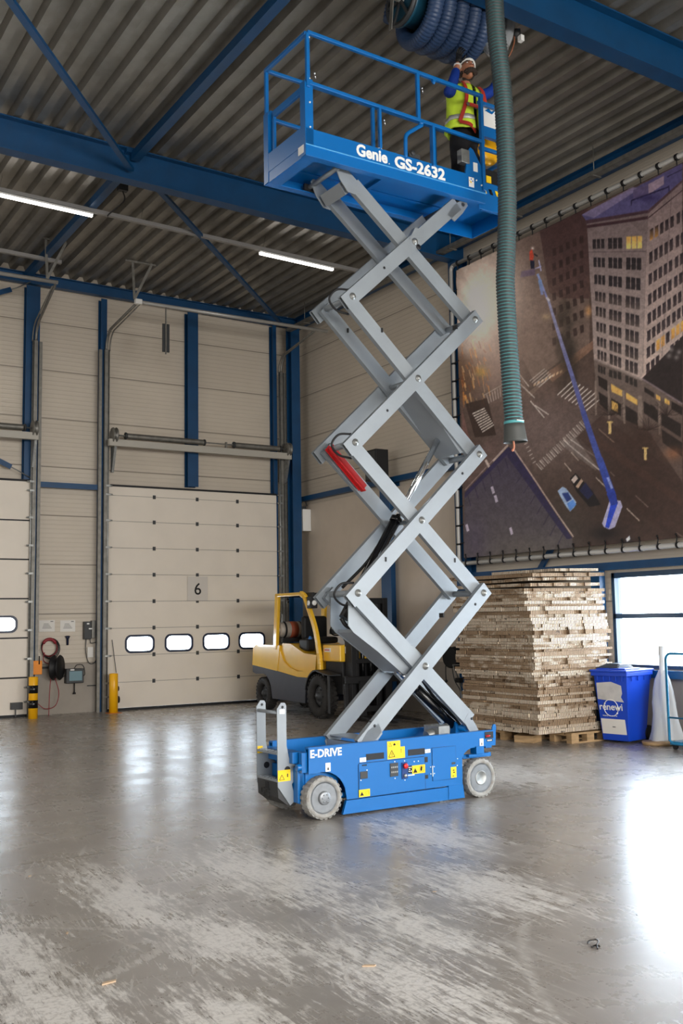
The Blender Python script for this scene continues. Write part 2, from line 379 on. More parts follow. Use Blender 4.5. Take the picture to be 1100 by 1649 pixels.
brace((2.35, 10.5, 8.62), (5.25, 14.2, 8.62), 'blue diagonal roof brace crossing the top left corner of the ceiling')
brace((5.6, 14.5, 8.72), (11.2, 20.3, 8.62), 'blue diagonal roof brace between the middle roof beam and the far corner')
# columns of the right wall
def wallcol(y, z0, z1, label, d=.26, w=.2, x=None):
    x = XR if x is None else x
    b = MB(); b.box(x, x+.014, y-w/2, y+w/2, z0, z1); b.box(x+d-.014, x+d, y-w/2, y+w/2, z0, z1); b.box(x+.014, x+d-.014, y-.006, y+.006, z0, z1)
    return steel('steel_column', b, label, 'column')
wallcol(14.36, 0, roofz(XR)-.5, 'blue steel column of the right wall beside the city banner', w=.24)
c = wallcol(16.72, 0, 4.55, 'blue steel column standing between the lift and the corner, under the black loudspeaker', d=.26, w=.34)
b = MB(); b.box(11.28, 11.50, YB-.35, YB-.336, 0, 8.55); b.box(11.28, 11.50, YB-.114, YB-.10, 0, 8.55); b.box(11.37, 11.385, YB-.336, YB-.114, 0, 8.55)
steel('steel_column', b, 'blue steel column in the far corner of the hall beside door six', 'column')
# columns of the back wall
def backcol(x0, x1, z0, z1, label, y0=YB+.02):
    b = MB(); b.box(x0, x1, y0, y0+.012, z0, z1); b.box(x0, x1, y0+.17, y0+.182, z0, z1); b.box((x0+x1)/2-.005, (x0+x1)/2+.005, y0+.012, y0+.17, z0, z1)
    return steel('wall_post', b, label, 'post')
backcol(5.34, 5.62, 0, 8.66, 'blue wall post between the striped bollard and the left door')
backcol(6.90, 7.03, 0, 8.62, 'slim blue wall post left of door six')
backcol(8.87, 9.12, 4.72, 8.62, 'wide blue wall post above the middle of door six')
backcol(11.0, 11.09, 0, 8.62, 'slim blue wall post right of door six')
b = MB(); b.beam((5.62, YB+.06, 4.59), (6.92, YB+.06, 4.59), .08, .11)
steel('wall_rail', b, 'short blue rail on the wall between the two doors', 'rail')
b = MB(); b.beam((WX-.12, 14.5, 4.55), (WX-.12, WY-.4, 4.55), .12, .11)
steel('wall_rail', b, 'blue rail on the right wall between the banner column and the far corner', 'rail')
b = MB(); b.beam((WX-.10, -2, 2.52), (WX-.10, 14.25, 2.52), .12, .115)
steel('wall_rail', b, 'blue rail over the window and cardboard stack', 'rail')
b = MB(); b.beam((WX-.10, -2, .93), (WX-.10, 11.1, .93), .12, .11)
steel('wall_rail', b, 'blue rail under the window sill', 'rail')
b = MB(); b.beam((XR+.12, 11.18, 0), (XR+.12, 11.18, 2.46), .18, .12, (1,0,0))
steel('window_post', b, 'blue post at the left edge of the window behind the cardboard stack', 'post')
p0 = atX(868, 920, WX-.06); p1 = atX(890, 888, WX-.06)
b = MB(); b.beam((WX-.06, p0[0], p0[1]), (WX-.06, p0[0]-.75, p0[1]+.85), .05, .09)
steel('wall_brace', b, 'short blue diagonal brace under the banner above the cardboard stack', 'brace')
for px0, py0, px1, py1, z, lb in ((-60, 487, 18, 466, 1, 'upper'), (-60, 712, 18, 752, 1, 'lower')):
    q0 = atY(px0, py0, YB-.02); q1 = atY(px1, py1, YB-.02)
    t = thing('wall_brace_rod', '%s blue brace rod ending beside the left door track' % lb, 'brace', (q1[0], YB-.02, q1[1]))
    L0 = Vector((q0[0]-q1[0], 0, q0[1]-q1[1])); MB().beam(L0, (0,0,0), .03, .1, (0,0,1)).build('bar', M['steelblue'], t)
    e = (-L0).normalized(); f = e*.42+Vector((0,0,.05 if lb=='upper' else -.02))
    MB().path([e*-.02, e*.12, f], .012, 6).build('turnbuckle', M['galv'], t)
# ---- sectional doors
zj = [.5752, 1.1242, 1.6796, 2.2336, 2.79, 3.3431, 3.9005, 4.4394]
def rrect(cx, cz, hx, hz, r, n=6):
    out = []
    for sx_, sz_, a in ((1,1,0),(-1,1,R90),(-1,-1,2*R90),(1,-1,3*R90)):
        for i in range(n+1):
            t = a+R90*i/n; out.append((cx+sx_*(hx-r)+r*math.cos(t), cz+sz_*(hz-r)+r*math.sin(t)))
    return out
def ring(b, cx, cz, ho, hi, ro, ri, y0, y1, mi=0):
    o = rrect(cx, cz, *ho, ro); i_ = rrect(cx, cz, *hi, ri); k = len(o)
    vs = [(p[0], y, p[1]) for y in (y0, y1) for p in o]+[(p[0], y, p[1]) for y in (y0, y1) for p in i_]
    fs = []
    for j in range(k):
        j2 = (j+1)%k
        fs += [(j, j2, 2*k+j2, 2*k+j), (k+j, 3*k+j, 3*k+j2, k+j2), (j, k+j, k+j2, j2), (2*k+j, 2*k+j2, 3*k+j2, 3*k+j)]
    b.add(vs, fs, mi)
wdark = mat('door_window_frame', S(26,40,66), .35)
seal = M['blackband']
def sectional(name, x0, x1, top, joints, wins, wz, wrow, Y, dots):
    b = MB(); zs = [.05]+joints+[top]
    for i in range(len(zs)-1):
        a, c = zs[i]+.0035, zs[i+1]-.0035
        if i == wrow:
            xs = [x0]+[v for w in wins for v in (w[0]-w[1]+.035, w[0]+w[1]-.035)]+[x1]
            for j in range(0, len(xs), 2): b.box(xs[j], xs[j+1], Y, Y+.045, a, c)
            for w in wins:
                b.box(w[0]-w[1]+.035, w[0]+w[1]-.035, Y, Y+.045, a, wz[0]+.035); b.box(w[0]-w[1]+.035, w[0]+w[1]-.035, Y, Y+.045, wz[1]-.035, c)
        else: b.box(x0, x1, Y, Y+.045, a, c)
    for z in joints: b.box(x0, x1, Y+.01, Y+.04, z-.004, z+.004, 1)
    d = struct(b.build(name, [M['doorpanel'], M['darkgrey']]))
    MB().box(x0, x1, Y+.005, Y+.05, 0, .05).box(x0+.05, x1, Y-.02, Y, top-.005, top+.035).build('door_seal', seal, d)
    MB().box(x0-.02, x1+.02, Y+.045, WY+.02, top-.03, top+.03).box(x0-.02, x0+.02, Y+.045, WY+.1, 0, top).box(x1-.02, x1+.02, Y+.045, WY+.1, 0, top).build('leak_filler', seal, d)  # black fillers added behind the door edges to block leaking sky light
    for w in wins:
        b = MB(); cz = (wz[0]+wz[1])/2; hz = (wz[1]-wz[0])/2
        ring(b, w[0], cz, (w[1], hz), (w[1]-.045, hz-.045), .13, .10, Y-.012, Y+.057)
        wo = b.build('door_window', wdark, d)
        MB().box(w[0]-w[1]+.04, w[0]+w[1]-.04, Y+.02, Y+.026, wz[0]+.04, wz[1]-.04).build('pane', M['glass'], wo)
    for z in joints:
        for x in dots: MB().box(x-.032, x+.032, Y-.014, Y, z-.04, z+.04).build('hinge', M['darkgrey'], d, bevel=.004)
    return d
wins6 = [(7.775,.325),(8.65,.325),(9.52,.325),(10.385,.33)]
d6 = sectional('door_1', D6[0], D6[1], D6[2]-.03, zj, wins6, (1.16, 1.54), 2, YB, (8.084, 9.075, 10.047))
d5 = sectional('door_2', D5[0], D5[1], D5[2]-.03, [.76,1.53,2.297,3.07,3.846], [(2.9,.33),(3.8,.33),(4.93,.33)], (1.63,1.97), 2, YB, ())
for z in (.76,1.53,2.297,3.07,3.846): pass
MB().box(D5[0], D5[1], YB-.004, YB+.001, .745, .775).build('joint_strip', seal, d5)
for z in (1.53,2.297,3.07,3.846): MB().box(D5[0], D5[1], YB-.004, YB+.001, z-.014, z+.014).build('joint_strip', seal, d5)
# sign with the door number
t = thing('door_number_sign', 'white square sign with the number 6 on the middle of the closed door', 'sign', (9.075, YB-.02, 2.24))
MB().box(-.235, .235, -.004, .002, 0, .52).build('plate', mat('sign_white', S(206,200,192), .4), t)
text('digit', '6', .36, M['blackgloss'], (0, -.007, .13), (1,0,0), (0,0,1), t, bold=.002, align='CENTER')
# ---- door tracks, springs
def track(x, mirror, label, end, tall=7.5):
    t = thing('door_track', label, 'track', (x, YB-.04, 0)); s = -1 if mirror else 1
    b = MB(); b.box(-.035, .035, -.05, .02, 0, tall); b.box(-.11*s-.03, -.11*s+.03, .0, .05, 0, tall)
    b.build('upright', M['galvdark'], t)
    b = MB(); b.tube((.055*s, -.03, .0), (.055*s, -.03, tall), .018)
    b.build('guide_rail', M['galv'], t)
    b = MB(); pts = arc((0, -.45, tall), .42, 0, R90*.72, 8, (0,1,0), (0,0,1)); e = Vector((end[0]-x, end[1]-(YB-.04), end[2]))
    b.path(pts+[e], .028, 8); b.path([p+Vector((.07*s,0,-.02)) for p in pts]+[e+Vector((.05*s,0,-.03))], .014, 6)
    b.build('curved_track', M['galvdark'], t)
    for z in [.3]+zj+[4.62]:
        MB().box(.05*s-.05, .05*s+.05, -.065, -.045, z-.02, z+.02).tube((.09*s,-.055,z), (.14*s,-.055,z), .016, n=8).build('bracket', M['galv'], t)
    return t
track(6.99, False, 'vertical galvanised track at the left edge of door six, curving up to the roof', (7.1, 18.8, 8.12))
track(11.16, True, 'vertical galvanised track at the right edge of door six', (11.2, 18.8, 8.12))
track(5.52, True, 'vertical galvanised track at the right edge of the left door', (5.45, 18.8, 8.2))
def crossbar(x0, x1, z, label):
    t = thing('track_crossbar', label, 'bar', (x0, 18.8, z))
    MB().tube((0,0,0), (x1-x0, 0, 0), .038, n=12).build('bar', M['pipe'], t)
    MB().box(-.04,.10,-.05,.05,-.05,.05).build('end_clamp', M['white'], t, bevel=.01)
    for xx in ((.05 if x1 > 8 else x1-x0-.1),):
        MB().beam((xx-.1,0,.04), (xx-.14,0,roofz(x0)-z-.02), .05, .012, (0,1,0)).beam((xx-.1,0,.04), (xx+.25,-.05,roofz(x0)-z-.02), .05, .012, (0,1,0)).beam((xx-.3,0,roofz(x0)-z-.03),(xx+.34,0,roofz(x0)-z-.03),.05,.03).build('hanger', M['galvdark'], t)
crossbar(7.08, 11.5, 8.13, 'grey horizontal bar hung from the roof in front of door six')
crossbar(1.4, 5.5, 8.26, 'grey horizontal bar hung from the roof in front of the left door')
def spring(x0, x1, label, segs, z=5.655, Y=YB-.30):
    t = thing('door_spring_shaft', label, 'spring', (x0, Y, z))
    MB().tube((-.05,0,0), (x1-x0+.08,0,0), .014).build('shaft', M['galv'], t)
    for a, c in segs:
        b = MB(); n = int((c-a)/.022); b.path([(a-x0+i*.011,0,0) for i in range(2*n)], [.062 if i%2 else .054 for i in range(2*n)], 14)
        b.build('spring', M['galvdark'], t)
        MB().lathe((a-x0-.02,0,0), (1,0,0), [(0,.03),(0,.075),(.03,.075),(.05,.05)], 16).lathe((c-x0,0,0), (1,0,0), [(0,.05),(.0,.07),(.03,.07),(.03,.03)], 16).build('end_cone', M['darkgrey'], t)
    for xx in (-.06, x1-x0-.02):
        MB().lathe((xx-.02,0,0), (1,0,0), [(0,.04),(0,.15),(.02,.16),(.05,.09),(.08,.16),(.1,.15),(.1,.04)], 20).build('cable_drum', M['galvdark'], t)
    MB().beam((-.15,.0,-.16), (x1-x0+.08,.0,-.16), .10, .14).build('support_bar', mat('cream_bar', S(176,172,162), .45), t)
    for xx in (-.02, x1-x0+.02): MB().prism([(xx,0,-.22),(xx,.24,-.22),(xx,.24,-.75),(xx,.18,-.75)], (1,0,0), .05).build('bracket', M['galv'], t)
    for xx in ((x1-x0)*.62,): MB().box(xx-.02,xx+.02,-.02,.02,-.14,.05).box(xx-.02, xx+.08, -.02, .02, -.17, -.13).build('bearing', M['galvdark'], t)
    return t
spring(7.12, 11.18, 'long grey spring shaft with drums above door six', [(7.34,9.1),(9.83,10.98)])
spring(1.4, 5.44, 'grey spring shaft with a drum above the left door', [(1.6,3.0),(3.3,5.25)])
t = thing('hanging_bracket', 'perforated metal bracket hanging from the grey bar above door six', 'bracket', (7.695, 18.8, 7.14))
MB().box(-.012,.012,-.012,.012,.0,.97).build('rod', M['galvdark'], t)
MB().box(-.075,-.02,-.01,.01,.04,.62).box(.02,.075,-.01,.01,.04,.62).build('perforated_strip', M['darkgrey'], t)
# ---- lamps
lit = emis('lamp_tube', (1.0,.93,.87,1), 9)
def lightline(x0, x1, Y, lamps, label, z=lambda x: roofz(x)-.29):
    r = thing('lamp_rail', label, 'rail', (x0, Y, z(x0)))
    D = lambda x, dz=0: (x-x0, 0, z(x)-z(x0)+dz)
    MB().beam(D(x0,.03), D(x1,.03), .075, .065).build('rail', mat('lamp_rail_grey', S(150,148,146), .4, .2), r)
    x = x0+.4
    while x < x1: MB().tube(D(x,.05), D(x+.05,.29), .004, n=5).build('hanging_wire', M['galvdark'], r); x += 2.4
    for a, c, lb in lamps:
        t = thing('strip_lamp', lb, 'lamp', (a, Y, z(a)-.03), group='lit strip lamps')
        E_ = (c-a, 0, z(c)-z(a))
        MB().beam((0,0,.005), E_, .07, .03).build('housing', M['white'], t)
        MB().beam((.01,0,-.03), (E_[0]-.01,0,E_[2]-.03), .055, .035).build('tube', lit, t)
lightline(1.0, 11.0, 16.3, [(2.3,5.35,'lit strip lamp under the roof near the left edge'),(8.52,10.13,'lit strip lamp under the roof left of the scissor arms')], 'grey lamp rail running under the roof behind the middle roof beam')
lightline(1.0, 5.62, 19.0, [], 'unlit grey lamp rail ending near the roof tie by the back wall')
t = thing('roof_junction_box', 'small dark box with a curled cable under the roof beside the lamp rail', 'box', (5.62, 15.6, roofz(5.62)-.03))
MB().box(-.08,.08,-.05,.05,-.08,.02).build('case', M['darkgrey'], t); MB().path(spline([(0,0,-.06),(.06,.1,-.2),(-.05,.5,-.3),(-.02,.66,-.28)]), .012, 6).build('cable', M['black'], t)
# cable tray along the right wall
t = thing('cable_tray', 'grey cable tray hung under the roof along the right wall', 'tray', (11.2, 0, 8.42))
MB().box(-.06,.06,-4,20,-.03,-.02).box(-.065,-.055,-4,20,-.03,.04).box(.055,.065,-4,20,-.03,.04).build('tray', M['galvdark'], t)
y = 5.2
while y < 20: MB().tube((-.04,y,0),(-.04,y,roofz(11.2)-8.42), .008, n=6).box(-.09,.09,y-.02,y+.02,-.045,-.03).build('hanger', M['galvdark'], t); y += 1.75
# ------------------------------------------------------------ city banner (a flat print on a pipe frame)
XBN = 11.44
def bp(px, py): return atX(px, py, XBN)      # -> (y, z) on the banner
Y0b, Y1b, Z0b, Z1b = 14.16, 8.3, 2.83, 8.10
CS = .0125
NW = int((Y0b-Y1b)/CS); NH = int((Z1b-Z0b)/CS)
ii, jj = np.meshgrid(np.arange(NW), np.arange(NH))
GY = Y0b-(ii+.5)*CS; GZ = Z0b+(jj+.5)*CS
_d = np.stack([np.full(GY.shape, XBN), GY, GZ-CH], -1)
_fx = _d@np.array(_fw); PXg = 550+FPX*(_d@np.array(_r))/_fx; PYg = 824.5-FPX*(_d@np.array(_u))/_fx
img = np.zeros((NH, NW, 3))
rng = np.random.RandomState(3)
def vnoise(s, seed=0):
    r = np.random.RandomState(seed); n = r.rand(int(700/s)+3, int(420/s)+3)
    X = np.clip((PXg-730)/s, 0, n.shape[1]-2.01); Y = np.clip((PYg-200)/s, 0, n.shape[0]-2.01)
    xi = X.astype(int); yi = Y.astype(int); fx = X-xi; fy = Y-yi; fx = fx*fx*(3-2*fx); fy = fy*fy*(3-2*fy)
    return (n[yi,xi]*(1-fx)+n[yi,xi+1]*fx)*(1-fy)+(n[yi+1,xi]*(1-fx)+n[yi+1,xi+1]*fx)*fy
def c3(c): return np.array(c, float)/255
def cover(pts):
    P = [bp(*p) for p in pts]; u = [(Y0b-p[0])/CS for p in P]; v = [(p[1]-Z0b)/CS for p in P]
    a, b_ = max(0, int(min(u))-1), min(NW, int(max(u))+2); c, d = max(0, int(min(v))-1), min(NH, int(max(v))+2)
    if a >= b_ or c >= d: return None
    acc = np.zeros((d-c, b_-a))
    for ou in (.25, .75):
        for ov in (.25, .75):
            X, Y = np.meshgrid(np.arange(a, b_)+ou, np.arange(c, d)+ov); ins = np.zeros(X.shape, bool); k = len(u)
            for i in range(k):
                x1, y1, x2, y2 = u[i], v[i], u[(i+1)%k], v[(i+1)%k]
                if y1 == y2: continue
                ins ^= ((y1 > Y) != (y2 > Y)) & (X < (x2-x1)*(Y-y1)/(y2-y1)+x1)
            acc += ins
    return (slice(c, d), slice(a, b_)), acc/4
def poly(pts, c, al=1, c2=None, ax='y'):
    r = cover(pts)
    if r is None: return
    sl, m = r; m = (m*al)[..., None]; col = c3(c)
    if c2 is not None:
        ys = [p[1 if ax == 'y' else 0] for p in pts]; g = (PYg if ax == 'y' else PXg)[sl]
        t = np.clip((g-min(ys))/(max(ys)-min(ys)), 0, 1)[..., None]; col = c3(c)*(1-t)+c3(c2)*t
    img[sl] = img[sl]*(1-m)+col*m
def ln(p, q, w, c, al=1):
    d = np.array(q, float)-p; n = np.array([-d[1], d[0]])/max(1e-6, np.hypot(*d))*w/2
    poly([tuple(np.array(p)+n), tuple(np.array(q)+n), tuple(np.array(q)-n), tuple(np.array(p)-n)], c, al)
def glow(cx, cy, rx, ry, c, al):
    m = (np.exp(-(((PXg-cx)/rx)**2+((PYg-cy)/ry)**2))*al)[..., None]
    img[:] = img*(1-m)+c3(c)*m
img[:] = c3((84,68,62))
glow(1010, 800, 150, 130, (54,40,36), .9); glow(880, 690, 90, 75, (112,96,92), .9); glow(900, 850, 60, 50, (62,56,52), .7)
glow(860, 560, 60, 60, (104,82,70), .8)
# block of the older building and far street
poly([(808,385),(870,352),(948,330),(950,560),(905,590),(853,640),(835,600)], (98,80,74), 1, (118,100,90))
poly([(868,362),(948,322),(950,480),(905,480),(885,470)], (66,46,48), .9, (84,62,58))
poly([(800,395),(900,340),(948,318),(948,328),(870,366),(800,402)], (72,66,112))
for i in range(5):
    for j in range(7):
        poly([(890+i*11,400+j*24-i*5),(896+i*11,398+j*24-i*5),(897+i*11,410+j*24-i*5),(891+i*11,412+j*24-i*5)], (52,38,36), .8)
poly([(832,590),(853,630),(905,590),(903,580),(860,612),(842,575)], (70,58,52), .7)
poly([(880,600),(955,548),(957,560),(890,615)], (150,112,90), .6)
for x in range(860, 905, 6): poly([(x,618-(x-860)*.5),(x+4,615-(x-860)*.5),(x+4,619-(x-860)*.5),(x,622-(x-860)*.5)], (225,190,150), .8)
glow(915, 570, 12, 30, (40,36,32), .8)
for k in range(60): glow(898+rng.rand()*30, 480+rng.rand()*150, 5, 9, (46,40,34), .28)
glow(948, 500, 5, 8, (220,160,100), .7); glow(880,510,7,5,(210,180,130),.6)
# fog
glow(785, 480, 52, 85, (224,202,188), .98); glow(775, 520, 40, 60, (226,206,192), .75); glow(800, 560, 40, 60, (180,150,136), .55); glow(850, 520, 45, 80, (150,128,116), .5)
n1 = vnoise(5,1)*.6+vnoise(2.5,2)*.4
m = np.clip((820-PXg)/60, 0, 1)*np.clip((470-PYg)/50, 0, 1)*np.clip(n1*1.6-.4, 0, 1)*.7
img[:] = img*(1-m[...,None])+c3((112,82,66))*m[...,None]
# lights of the far street
m = np.clip((795-PXg)/40, 0, 1)*np.clip((PYg-560)/20, 0, 1)*np.clip((650-PYg)/40, 0, 1)
img[:] = img*(1-.6*m[...,None])+c3((84,52,30))*.6*m[...,None]
for k in range(70):
    x = 744+rng.rand()**1.6*45; y = 545+rng.rand()*100; ln((x,y),(x+2+rng.rand()*2,y+5+rng.rand()*12), .6+rng.rand()*2, [(232,150,66),(246,200,140),(190,110,50),(120,60,30)][k%4], .55)
glow(776, 598, 9, 8, (206,160,50), .7)
for k in range(14): ln((780+k*2.2,520+k*3),(783+k*2.2,545+k*5), .8, (236,214,196), .3)
# streets and crossings
def zebra(a, b_, c, d, n, w, col=(214,204,196), al=.85):   # stripes from edge a-b to edge c-d
    for i in range(n):
        t = (i+.5)/n; p = (a[0]+(b_[0]-a[0])*t, a[1]+(b_[1]-a[1])*t); q_ = (c[0]+(d[0]-c[0])*t, c[1]+(d[1]-c[1])*t); ln(p, q_, w, col, al)
poly([(750,650),(785,640),(800,700),(765,704)], (52,38,34), .8)
zebra((760,664),(778,697), (780,655),(797,685), 9, 2)
zebra((782,636),(812,620),(786,650),(813,636), 7, 1.6, al=.6); ln((779,636),(815,616), 1.5, (200,188,178), .7)
zebra((852,612),(870,624),(876,592),(893,604), 5, 1.6, al=.7)
zebra((895,634),(948,662),(920,610),(975,640), 9, 1.9)
for i in range(15):
    x, y = 864+i*5.4, 746-i*5.2; ln((x,y),(x+9,y+10), 1.3, (216,206,198), .8); ln((x+2.6,y-1.5),(x+11.6,y+8.5), 1.0, (216,206,198), .6)
for i in range(6): ln((845+i*2.6,715+i*6),(850+i*2.6,712+i*6), 1.4, (206,196,188), .7)
for a_ in (((855,645),(877,672)),((862,652),(884,667)),((836,600),(853,622)),((839,618),(862,640)),((908,708),(966,756)),((920,707),(970,742))): ln(*a_, 1.7, (226,216,208), .75)
poly([(905,716),(930,700),(972,745),(960,757)], (150,142,138), .35)
for a_ in (((921,728),(933,741)),((910,745),(921,758)),((960,768),(976,784)),((1024,797),(1045,816)),((1010,818),(1031,838)),((1090,857),(1100,864)),((983,759),(990,766))): ln(*a_, 1.4, (206,190,176), .8)
poly([(928,705),(970,668),(1100,770),(1100,880),(1000,800)], (58,42,38), .55)
poly([(750,790),(820,716),(800,700),(750,735)], (104,84,80), .6); ln((795,742),(819,716),3,(208,190,176),.7); ln((800,748),(822,722),2,(208,190,176),.6); ln((783,740),(789,752),4,(206,190,180),.8)
poly([(744,655),(752,690),(762,722),(746,728)], (120,86,80), .8)
# purple roof
poly([(749,793),(820,719),(829,726),(922,866),(925,890),(749,900)], (64,57,76), 1, (84,78,78))
glow(860, 885, 60, 25, (104,98,92), .5); glow(765, 870, 20, 40, (74,66,88), .6)
poly([(749,793),(820,719),(822,727),(749,802)], (46,40,74)); ln((749,789),(818,716),1.4,(170,150,150),.6)
poly([(820,719),(829,726),(922,866),(914,868),(818,735)], (46,40,72)); ln((829,724),(924,864),2.2,(190,168,158),.8)
for i in range(6): ln((754+i*12,797-i*12),(759+i*12,814-i*12), 1.2, (44,36,62), .9)
for i in range(7): ln((846+i*11,757+i*15.5),(832+i*11,777+i*17), 1.4, (48,42,62), .75)
for (x,y) in ((794,788),(799,802),(823,854),(753,849)): poly([(x-3,y-4),(x+1,y-6),(x+4,y+5),(x,y+7)], (176,166,182))
# tower
LY = [392,421.6,449.4,476.7,501,525.6,549,570]; RY = [389.6,424,456,487,515,541.5,568,591.5]
poly([(938,345),(1100,262),(1100,295),(1044,340),(946,356)], (84,78,118), 1); poly([(938,345),(1020,300),(1030,303),(958,350)], (130,118,150), .8)
poly([(1020,305),(1044,296),(1044,312),(1020,320)], (96,84,118)); poly([(1044,296),(1070,282),(1070,296),(1045,312)], (150,130,146)); ln((1017,322),(1078,300), 2.2, (40,34,64)); ln((1017,322),(1017,330),1.5,(40,34,64)); ln((1078,298),(1079,310),1.5,(40,34,64)); glow(1045,318,20,6,(46,38,78),.7)
ln((1075,284),(1100,272),1.6,(36,30,56))
poly([(945,356),(1044.7,338),(1044,372),(1035,610),(957,577),(947,372)], (112,97,98), 1, (176,158,150))
poly([(1044.7,338),(1100,291),(1100,542),(1035,609)], (122,104,105), 1, (192,172,162))
poly([(945,354),(1044.7,337),(1044.7,342),(945,360)], (72,52,60)); poly([(946,362),(1044,347),(1044,352),(946,367)], (66,44,50)); poly([(1044.7,337),(1100,289),(1100,293),(1044.7,343)], (80,60,66)); ln((1045,350),(1100,306),1.6,(64,46,52)); ln((948,405),(1042,404),1.4,(84,70,74),.8)
def lerp(a, b_, t): return a+(b_-a)*t
for r_ in range(8):
    t = r_/7
    for bcx0, bcx1, w0, w1 in ((964.6,970.5,20,16),(991,992.5,24,20),(1022,1018,27,21)):
        cx, w_ = lerp(bcx0,bcx1,t), lerp(w0,w1,t); s_ = (cx-964)/58; cy = lerp(LY[r_],RY[r_],s_); hh = lerp(15.5,20,s_)*(1.0-.06*t)
        sl = (RY[r_]-LY[r_])/58
        litw = (r_ == 0 and bcx0 == 1022)
        for k_ in range(3):
            x0 = cx-w_/2+k_*w_/3+.6; x1 = cx-w_/2+(k_+1)*w_/3-.8
            poly([(x0,cy-hh/2+sl*(x0-cx)),(x1,cy-hh/2+sl*(x1-cx)),(x1,cy+hh/2+sl*(x1-cx)),(x0,cy+hh/2+sl*(x0-cx))], (214,164,88) if litw else (44,38,42), 1, (236,196,120) if litw else ((50,44,46) if r_ < 3 else (92,80,76)))
            if not litw: ln((x0,cy),(x1,cy),.5,(120,106,100),.4)
    for x in (977, 1005): pass
for r_, (ya, sl, hh) in enumerate([(378,-.70,18),(415,-.72,19),(449,-.76,18),(481,-.80,18),(511,-.82,18),(538,-.86,17),(564,-.90,17),(589,-.92,16)]):
    for bx, n_ in ((1047.5-r_*.9,5),(1091-r_*1.6,3)):
        for k_ in range(n_):
            x0 = bx+k_*8.3*(1-.012*r_); x1 = x0+5.6; y0_ = ya+sl*(x0-1048)*.86
            if r_ >= 7 and k_ > 2: continue
            lw = (r_ == 0 and k_ < 2 and bx < 1060) or (r_ == 6 and bx < 1060 and k_ in (2,3)) or (r_ == 6 and bx > 1060)
            poly([(x0,y0_-hh/2),(x1,y0_-hh/2+sl*5),(x1,y0_+hh/2+sl*5),(x0,y0_+hh/2)], (226,168,88) if (lw and r_) else (44,36,42), 1, (74,62,62) if not lw else (190,140,80))
ln((1083,306),(1066,580),1.0,(96,82,84),.7); ln((1042,400),(1036,600),.8,(120,104,100),.6)
# lower wings
poly([(1034,609),(1100,541),(1100,650)], (48,40,40)); 
for (x,y) in ((1081,562),(1094,566),(1090,575),(1078,572)): glow(x,y,4,4,(150,142,140),.7)
ln((1034,609),(1100,650),3,(140,124,128),.8)
poly([(957,577),(1035,611),(1100,652),(1100,775),(1038,684),(1000,676),(962,640)], (112,98,92), 1, (86,70,64))
ln((957,577),(1035,611),3,(150,134,128),.8)
for k_, (x0,y0_,x1,y1_) in enumerate(((964,586,977,604),(982,594,1003,612),(1008,603,1028,625))):
    for j_ in range(3):
        a0 = lerp(x0,x1,j_/3); a1 = lerp(x0,x1,(j_+.8)/3); yy = lerp(y0_,y1_-13,(a0-x0)/(x1-x0)); poly([(a0,yy),(a1,yy+2),(a1,yy+14),(a0,yy+12)], (52,46,44))
for pts, lc in (([(964,604),(979,612),(980,630),(965,620)],0),([(985,617),(1003,628),(1003,638),(986,630)],1),([(1009,631),(1027,643),(1027,652),(1009,641)],1),([(965,630),(980,640),(980,662),(967,650)],0),([(985,640),(1001,650),(1001,670),(985,660)],0),([(986,644),(996,650),(996,664),(986,658)],1),([(1008,652),(1027,664),(1027,684),(1008,676)],0),([(1037,645),(1060,660),(1060,680),(1037,664)],0),([(1048,650),(1056,655),(1056,662),(1048,658)],0),([(1057,634),(1064,638),(1064,645),(1057,641)],1),([(1071,640),(1079,645),(1079,652),(1071,648)],1),([(1038,622),(1054,632),(1054,640),(1038,630)],0),([(1066,664),(1098,682),(1098,704),(1066,684)],0),([(1066,690),(1100,712),(1100,735),(1068,712)],0),([(1082,645),(1100,655),(1100,668),(1082,658)],0)):
    poly(pts, (222,174,96) if lc else (40,33,32), .95)
for x in (960,981,1005,1031,1062): ln((x,612+(x-960)*.35),(x+1,668+(x-960)*.3),3.2 if x != 1031 else 7,(140,124,114),.75)
# trees in front of the wings, lit trunks
for k_ in range(130):
    cx, cy = ((985,668),(1045,692),(1075,668))[k_%3]; a_ = rng.rand()*6.28; L_ = 12+rng.rand()*26; ln((cx,cy),(cx+L_*math.cos(a_),cy-abs(L_*math.sin(a_))*.8), .6, (42,32,30), .55)
glow(1040,705,40,18,(58,40,34),.5); glow(1085,730,14,10,(150,96,66),.6)
for x,y in ((983,688),(1040,730)):
    ln((x,y-10),(x,y+10),4.5,(228,196,130),.85); ln((x-5,y-9),(x+5,y-9),2.5,(220,186,120),.7)
ln((965,690),(990,712),1,(190,160,140),.6); poly([(960,700),(1100,800),(1100,815),(955,712)], (78,54,46), .35)
# cars and the boom lift printed on the banner
poly([(899,790),(907,783),(913,786),(929,808),(926,816),(919,823),(912,814)], (150,170,200)); poly([(906,794),(916,792),(922,803),(914,808)], (40,60,120)); poly([(914,810),(924,804),(929,812),(919,822)], (84,130,200))
poly([(919,770),(928,761),(955,790),(968,812),(950,816),(930,792)], (26,22,26)); poly([(921,772),(928,764),(932,770),(925,778)], (196,180,172)); poly([(928,783),(937,770),(940,774),(932,786)], (176,150,130)); poly([(934,789),(944,776),(956,795),(947,804)], (28,32,66))
glow(975, 858, 24, 12, (22,18,22), .8); glow(1010, 872, 12, 5, (30,26,30), .8)
poly([(1009,867),(1015,862),(1016,868),(1011,872)], (200,205,225))
poly([(983,802),(1000,806),(1003,815),(991,848),(982,852),(973,848),(970,842),(980,812)], (168,164,196)); poly([(985,805),(996,808),(981,850),(975,848)], (40,70,190))
